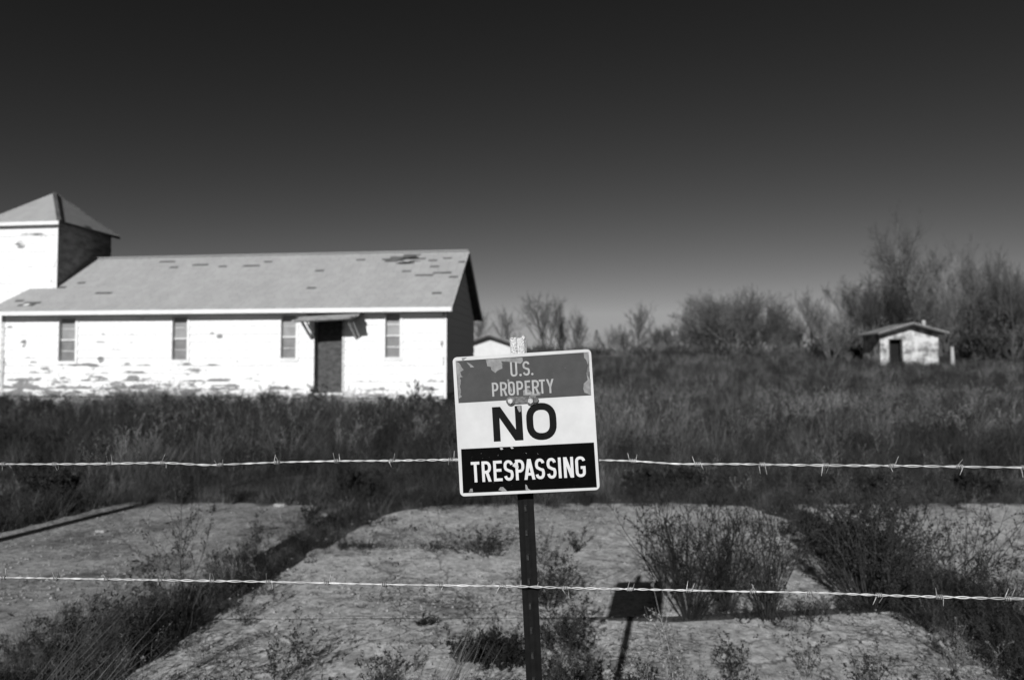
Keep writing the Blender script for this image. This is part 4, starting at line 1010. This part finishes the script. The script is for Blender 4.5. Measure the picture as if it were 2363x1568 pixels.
strip([(-1.9, 3.6), (-1.6, 5.3), (-1.2, 6.9)], .2, 300, .17, [3, 4, 5, 5, 7])
strip([(2.3, 3.0), (2.5, 4.4), (2.6, 6.5)], .15, 110, .25, [3, 4, 5, 5, 1])
strip([(-1.5, 5.33), (-1.0, 5.34), (-.45, 5.3)], .05, 50, .2, [3, 3, 1, 5])
strip([(2.3, 4.0), (2.55, 3.6), (2.6, 2.6)], .09, 240, .40, [0, 1, 3, 2, 4, 5])
strip([(2.55, 3.5), (2.62, 4.5), (2.68, 7.05)], .07, 170, .32, [0, 1, 3, 4, 5])
strip([(2.6, 3.2), (3.2, 2.7), (4.0, 2.4)], .2, 200, .36, [0, 1, 3, 2, 4, 5])
strip([(.8, 3.9), (1.5, 3.88), (2.2, 4.02)], .045, 110, .22, [3, 3, 5, 4])
strip([(-.25, 2.7), (.25, 2.55), (.5, 2.8)], .12, 80, .3, [3, 5, 4, 1])
strip([(-1.6, 2.3), (0, 2.35), (1.2, 2.35), (2.4, 2.45)], .22, 380, .44, [2, 7, 6, 4, 6, 5, 6])
strip([(-1.6, 7.1), (0, 7.12), (2.4, 7.1), (6, 7.1)], .16, 620, .34, [3, 3, 5, 0, 1, 7, 4])
strip([(-4.0, 7.1), (-2.5, 7.1), (-1.5, 7.1)], .07, 160, .36, [3, 3, 5, 2, 7])
gn_scatter('joint_weeds', pts, field, 'short weeds and grass growing out of the joints between concrete slabs', 'weeds')
# dry litter and chips on the slabs
def litter_mesh(seed):
    rn = random.Random(seed); m = MB()
    for k in range(40):
        p = Vector((rn.gauss(0, .12), rn.gauss(0, .12), rn.uniform(.001, .007))); a = rn.uniform(0, 3.14); L_ = rn.uniform(.01, .06); d = Vector((math.cos(a), math.sin(a), rn.uniform(-.1, .1)))*L_; sv = Vector((-d.y, d.x, 0)).normalized()*rn.uniform(.0008, .003)
        m.quad(p-sv, p+d-sv*.4, p+d+sv*.4, p+sv)
    return m.mesh('litter', M['grass_litter'])
def chip_mesh(seed):
    rn = random.Random(seed); m = MB()
    for k in range(8):
        p = Vector((rn.gauss(0, .2), rn.gauss(0, .2), .001)); s = rn.uniform(.003, .011); n = len(m.v)
        ring = [p+Vector((math.cos(a)*s*rn.uniform(.7, 1.3), math.sin(a)*s*rn.uniform(.7, 1.3), 0)) for a in (0, 1.2, 2.5, 3.8, 5.1)]
        m.v += [tuple(q) for q in ring]+[tuple(p+Vector((0, 0, s*.7)))]; m.f += [(n+i, n+(i+1) % 5, n+5) for i in range(5)]
    return m.mesh('chips', M['stone'])
lit = collection('litter', [litter_mesh(1), litter_mesh(2), litter_mesh(3), chip_mesh(4), chip_mesh(5)])
pts = []
while len(pts) < 2600:
    x, y = rf_.uniform(-4.8, 6.5), rf_.uniform(2.3, 7)
    if not slab_zone(x, y): continue
    nz = mno.noise(Vector((x*1.3, y*1.3, 5)))
    if nz < rf_.uniform(-.5, .3): continue
    pts.append((x, y, .002, 0, 0, rf_.uniform(0, 6.28), rf_.uniform(.6, 1.3), rf_.randint(0, 4)))
gn_scatter('slab_litter', pts, lit, 'dry grass litter and stone chips lying on the concrete slabs', 'litter')

# far brush at the foot of the tree line
brush = collection('brush', [weed_joined(31, 2.0, 16, .8, 3, .09, branch=9, sub=3, stem_r=.012, m_s='twig', m_l='needles'), weed_joined(32, 2.4, 12, .5, 1, .06, branch=9, sub=3, stem_r=.012, m_s='twig', m_l='twig'),
                             weed_joined(33, 2.6, 10, .5, 0, .06, branch=10, sub=4, stem_r=.013, m_s='twig_pale', m_l='twig_pale')])
pts = []
for k in range(1300):
    xd = rf_.uniform(1060, 2480); Y = rf_.uniform(66, 80) if xd < 1900 else rf_.uniform(54, 76); p = at(xd, 845, Y)
    if abs(p.x-pa.x) < 4 and Y < 56: continue
    pts.append((p.x, Y, terrain(p.x, Y)-.1, 0, 0, rf_.uniform(0, 6.28), rf_.uniform(.4, 1.05)*(1 if xd < 1900 else 1.6), rf_.choice([0, 0, 1, 1, 2])))
for k in range(160):
    a = rf_.uniform(-80, -30); pts.append((a, rf_.uniform(85, 100), terrain(a, 90), 0, 0, 0, 1, 1))
gn_scatter('far_brush', pts, brush, 'tangled dark brush along the foot of the distant bare trees', 'brush')

# ------------------------------------------------------------------ individual plants
def plant(name, xd, yd, h, n, spread, leaves, leafsize, seed, label, cat='weed', group=None, Y=None, z=-.02, m_s='weed', m_l='weed_leaf', lean=(0, 0), **k):
    p = ground_at(xd, yd, 0.0) if Y is None else at(xd, yd, Y)
    S, L_ = weed_mesh(seed, h, n, spread, leaves, leafsize, **k)
    r_ = empty(name, (p.x, p.y, z if p.y < 7.1 else terrain(p.x, p.y)), 0, label=label, category=cat); r_.rotation_euler = (lean[1], lean[0], 0)
    if group: r_['group'] = group
    S.build('stems', M[m_s], r_)
    if L_.v: L_.build('leaves', M[m_l], r_)
    return r_
GB = 'big twiggy bushes on the slab at right'
plant('twiggy_bush', 1590, 1425, .84, 34, .68, 1, .011, 101, 'twiggy half-bare bush immediately right of the sign shadow', 'bush', GB, branch=9, sub=3, stem_r=.0038, m_s='bush_stem')
plant('twiggy_bush', 1680, 1405, .82, 30, .5, 1, .011, 108, 'upright twiggy bush, second from the sign shadow', 'bush', GB, branch=9, sub=3, stem_r=.0036, m_s='bush_stem')
plant('twiggy_bush', 1770, 1428, .82, 28, .5, 1, .011, 102, 'upright twiggy bush, nearest the gap before the dense dark bush', 'bush', GB, branch=9, sub=3, stem_r=.0036, m_s='bush_stem')
plant('twiggy_bush', 1545, 1372, .74, 12, .85, 2, .013, 103, 'sparse berried bush leaning left above the sign shadow', 'bush', GB, branch=10, sub=3, stem_r=.0034, m_s='bush_stem')
plant('dense_bush', 2000, 1400, .86, 50, .78, 2, .013, 104, 'densest dark bush, fanning out on the right slab behind the wires', 'bush', GB, branch=10, sub=4, stem_r=.0038, m_s='bush_stem')
plant('dense_bush', 1930, 1300, .60, 36, .85, 3, .014, 105, 'dark low bush tucked behind the left side of the densest bush', 'bush', GB, branch=9, sub=4, stem_r=.0036, m_s='bush_stem')
plant('dense_bush', 2050, 1330, .60, 30, .85, 2, .013, 109, 'dark bush filling in behind the right side of the densest bush', 'bush', GB, branch=9, sub=4, stem_r=.0036, m_s='bush_stem')
plant('arching_bush', 2090, 1400, .95, 26, 1.35, 1, .012, 106, 'arching long-branched bush spreading right from the densest bush', 'bush', GB, branch=9, sub=3, stem_r=.0034, m_s='bush_stem')
plant('arching_bush', 2230, 1380, .85, 20, 1.0, 1, .012, 110, 'open arching bush near the right border above the lower wire', 'bush', GB, branch=9, sub=3, stem_r=.0032, m_s='bush_stem')
plant('arching_bush', 2310, 1460, .62, 20, .9, 2, .010, 107, 'loose bush beside the right slab joint under the lower wire', 'bush', GB, branch=11, sub=4, stem_r=.0028, m_s='bush_stem')
GW = 'dead weeds standing on the left slabs'
plant('dead_weed', 425, 1375, .85, 5, .35, 2, .012, 111, 'dark upright dead weed with level side branches on the left slab', 'weed', GW, branch=12, sub=4, stem_r=.003)
plant('dead_weed', 430, 1410, .7, 4, .9, 2, .011, 112, 'weed with a long stem leaning left beside the overgrown joint', 'weed', GW, branch=9, sub=3, stem_r=.003)
plant('dead_weed', 128, 1500, .62, 7, .5, 3, .012, 113, 'forked dark weed at far left crossing the lower wire', 'weed', GW, Y=2.6, branch=7, sub=3, stem_r=.003)
plant('dead_weed', 590, 1290, .42, 8, .5, 2, .011, 114, 'small twiggy weed where the left joint meets the far slab', 'weed', GW, branch=9, sub=3, stem_r=.002)
plant('dead_weed', 720, 1225, .42, 10, .5, 3, .013, 115, 'bushy weed near the top of the left joint', 'weed', GW, branch=9, sub=3, stem_r=.002)
plant('dead_weed', 300, 1520, .45, 10, .6, 3, .011, 116, 'low tangled weed at bottom left beside the bent straw', 'weed', GW, branch=9, sub=3, stem_r=.002)
plant('low_weed', 1105, 1275, .30, 34, 1.9, 2, .010, 121, 'low spreading weed alone on the middle slab left of the post', 'weed', branch=8, sub=3, stem_r=.0018, trop=.0)
plant('curved_weed', 1030, 1282, .52, 3, .55, 3, .011, 122, 'single curved weed stem left of the low spreading weed', 'weed', branch=8, sub=2, stem_r=.0022, lean=(-.35, 0))
plant('small_tuft', 985, 1437, .09, 26, 1.6, 4, .008, 123, 'tiny dark tuft on the middle slab below the lower wire', 'weed', branch=4, sub=2, stem_r=.0012)
GP = 'weeds growing around the foot of the steel post'
plant('leafy_weed', 1270, 1400, .40, 26, .9, 2, .010, 131, 'leafy weed rising right behind the steel post at wire height', 'weed', GP, branch=9, sub=4, stem_r=.0018)
plant('leafy_weed', 1255, 1300, .34, 16, .8, 1, .009, 132, 'thin leafy weed on the slab behind the upper part of the post', 'weed', GP, branch=8, sub=3, stem_r=.0016)
plant('leafy_weed', 1300, 1500, .34, 30, 1.1, 2, .010, 133, 'dense leafy weed low at the right of the post', 'weed', GP, branch=9, sub=4, stem_r=.0018)
plant('leafy_weed', 1150, 1530, .24, 44, 1.6, 3, .009, 134, 'dark matted weed left of the post near the bottom edge', 'weed', GP, branch=9, sub=4, stem_r=.0016)
plant('leafy_weed', 1085, 1520, .2, 30, 1.5, 3, .009, 135, 'dark matted weed further left of the post behind the straw', 'weed', GP, branch=8, sub=3, stem_r=.0016)
plant('leafy_weed', 1290, 1600, .3, 26, 1.0, 2, .009, 136, 'leafy weed cut by the bottom edge right of the post', 'weed', GP, branch=8, sub=3, stem_r=.0016)
plant('leafy_weed', 1330, 1270, .22, 8, 1.0, 3, .011, 137, 'faint thin weed between the post and the sign shadow', 'weed', GP, branch=7, sub=3, stem_r=.0012)
GF = 'thin stalks along the bottom edge'
lab = ['slender dead stalk near the bottom edge, left of the leaning straw', 'wispy weed at the bottom edge between the post and the sign shadow', 'wispy upright weed below the twiggy bush', 'three-stemmed weed at the bottom below the twiggy bush', 'dark stalk at the bottom below the densest bush', 'branching dark weed low at right below the wires', 'tangle of stalks in the bottom right corner', 'fine dead weed at bottom between joint and post', 'tall thin stalk crossing the middle slab left of the post', 'pale bent stalk rising at the right of the sign shadow', 'loose weed at the bottom left of the post', 'pale stalk under the twiggy bushes']
spec = [(700, 1560, .36, 5, .5), (1320, 1590, .28, 8, .7), (1860, 1560, .36, 6, .5), (1690, 1590, .3, 9, .6), (2010, 1580, .25, 7, .7), (2200, 1540, .34, 10, .5), (2330, 1570, .3, 20, .8), (640, 1585, .3, 8, .7), (930, 1545, .52, 1, .1), (1560, 1600, .55, 2, .25), (880, 1590, .25, 12, .6), (1570, 1590, .3, 5, .5)]
for i, ((x, y, h, n, s), l) in enumerate(zip(spec, lab)):
    pale = i in (1, 9, 11); plant('thin_weed', x, y, h, n, s, 2, .009, 150+i, l, 'weed', GF, branch=8, sub=3, stem_r=.0014, m_s='weed_pale' if pale else 'weed', m_l='weed_pale' if pale else 'weed_leaf')
# dark low shrubs at the near edge of the field
GS = 'dark low shrubs at the near edge of the field'
SH_ = [(1490, 1140, .36, 30, 'black low shrub at the near field edge right of the sign'), (1580, 1135, .38, 30, 'second black low shrub right of the sign, touching the first'), (1680, 1135, .34, 26, 'dark low shrub above the twiggy bush'),
       (2250, 1150, .36, 24, 'dark low shrub at the near field edge near the right border'), (2050, 1140, .34, 22, 'dark shrub above the densest bush at the slab edge'), (820, 1150, .38, 26, 'dark shrub where the left joint meets the field'), (120, 1160, .4, 26, 'dark shrub in the grass left of the pole shadow'), (1900, 1135, .3, 20, 'small dark shrub between the two bush groups at the field edge')]
for i, (x, y, h, n, l) in enumerate(SH_): plant('low_shrub', x, y, h, n+26, 1.15, 7, .018, 170+i, l, 'shrub', GS, branch=10, sub=4, stem_r=.003)
for i, (x, y, Y, h, l) in enumerate(((955, 895, 19.8, 1.1, 'bare shrub against the white wall under the right window'), (905, 895, 20, .8, 'small dark shrub against the wall right of the door'), (735, 900, 20.3, .9, 'thin bare shrub against the wall left of the door'), (620, 905, 20.6, .65, 'low shrub against the wall between window and door'), (1010, 905, 19.9, .7, 'low shrub at the front right corner of the church'))):
    r_ = plant('wall_shrub', x, y, h, 24, .6, 3, .035, 190+i, l, 'shrub', 'shrubs growing against the church wall', Y=Y, branch=9, sub=4, stem_r=.006, m_s='twig', m_l='weed_leaf')
# bent straw clumps
def straw(xd, yd, Y, L_, n, lean, seed, label):
    rn = random.Random(seed); p = at(xd, yd, Y); m = MB()
    for k in range(n):
        q = Vector((rn.gauss(0, .02), rn.gauss(0, .02), 0)); d = Vector((lean[0]+rn.gauss(0, .07), lean[1]+rn.gauss(0, .07), 1)).normalized(); h = L_*rn.uniform(.5, 1.05)
        pts = polyline(rn, q, d, h, 5, .03, -.03-rn.random()*.03); m.tube(pts, [.0012, .0011, .001, .0009, .0008, .0003], 3)
    o = m.build('straw_clump', M['straw_dull'], None, label=label, category='grass clump', group='clumps of bent dry straw by the fence'); o.location = (p.x, p.y, -.03); return o
straw(-95, 1700, 2.3, .98, 34, (.72, .1), 1, 'clump of bent dry straw leaning right in the bottom left corner')
straw(-40, 1720, 2.2, .78, 22, (.8, .1), 2, 'thinner bent straw clump beside the corner clump')
straw(950, 1680, 2.5, .6, 40, (.45, .1), 3, 'clump of dry straw leaning towards the steel post')
straw(1000, 1690, 2.5, .5, 26, (.35, .0), 4, 'shorter straw clump nearest the steel post')
# loose stones on the slab
for i, (x, y, s, l) in enumerate(((648, 1166, .075, 'flat broken concrete piece at the far edge of the left slab'), (235, 1226, .05, 'small pale stone on the left slab'), (690, 1160, .07, 'small broken concrete piece beside the flat one'))):
    p = ground_at(x, y); rn = random.Random(i+50); m = MB(); k = 7
    ring = [(math.cos(6.283*j/k)*s*rn.uniform(.8, 1.25), math.sin(6.283*j/k)*s*.7*rn.uniform(.8, 1.2)) for j in range(k)]
    m.v = [(a, b, 0) for a, b in ring]+[(a*.8, b*.8, s*.32) for a, b in ring]; m.f = [tuple(range(k, 2*k))]+[(j, (j+1) % k, (j+1) % k+k, j+k) for j in range(k)]
    o = m.build('stone', M['stone'], None, label=l, category='stone'); o.location = (p.x, p.y, .0)
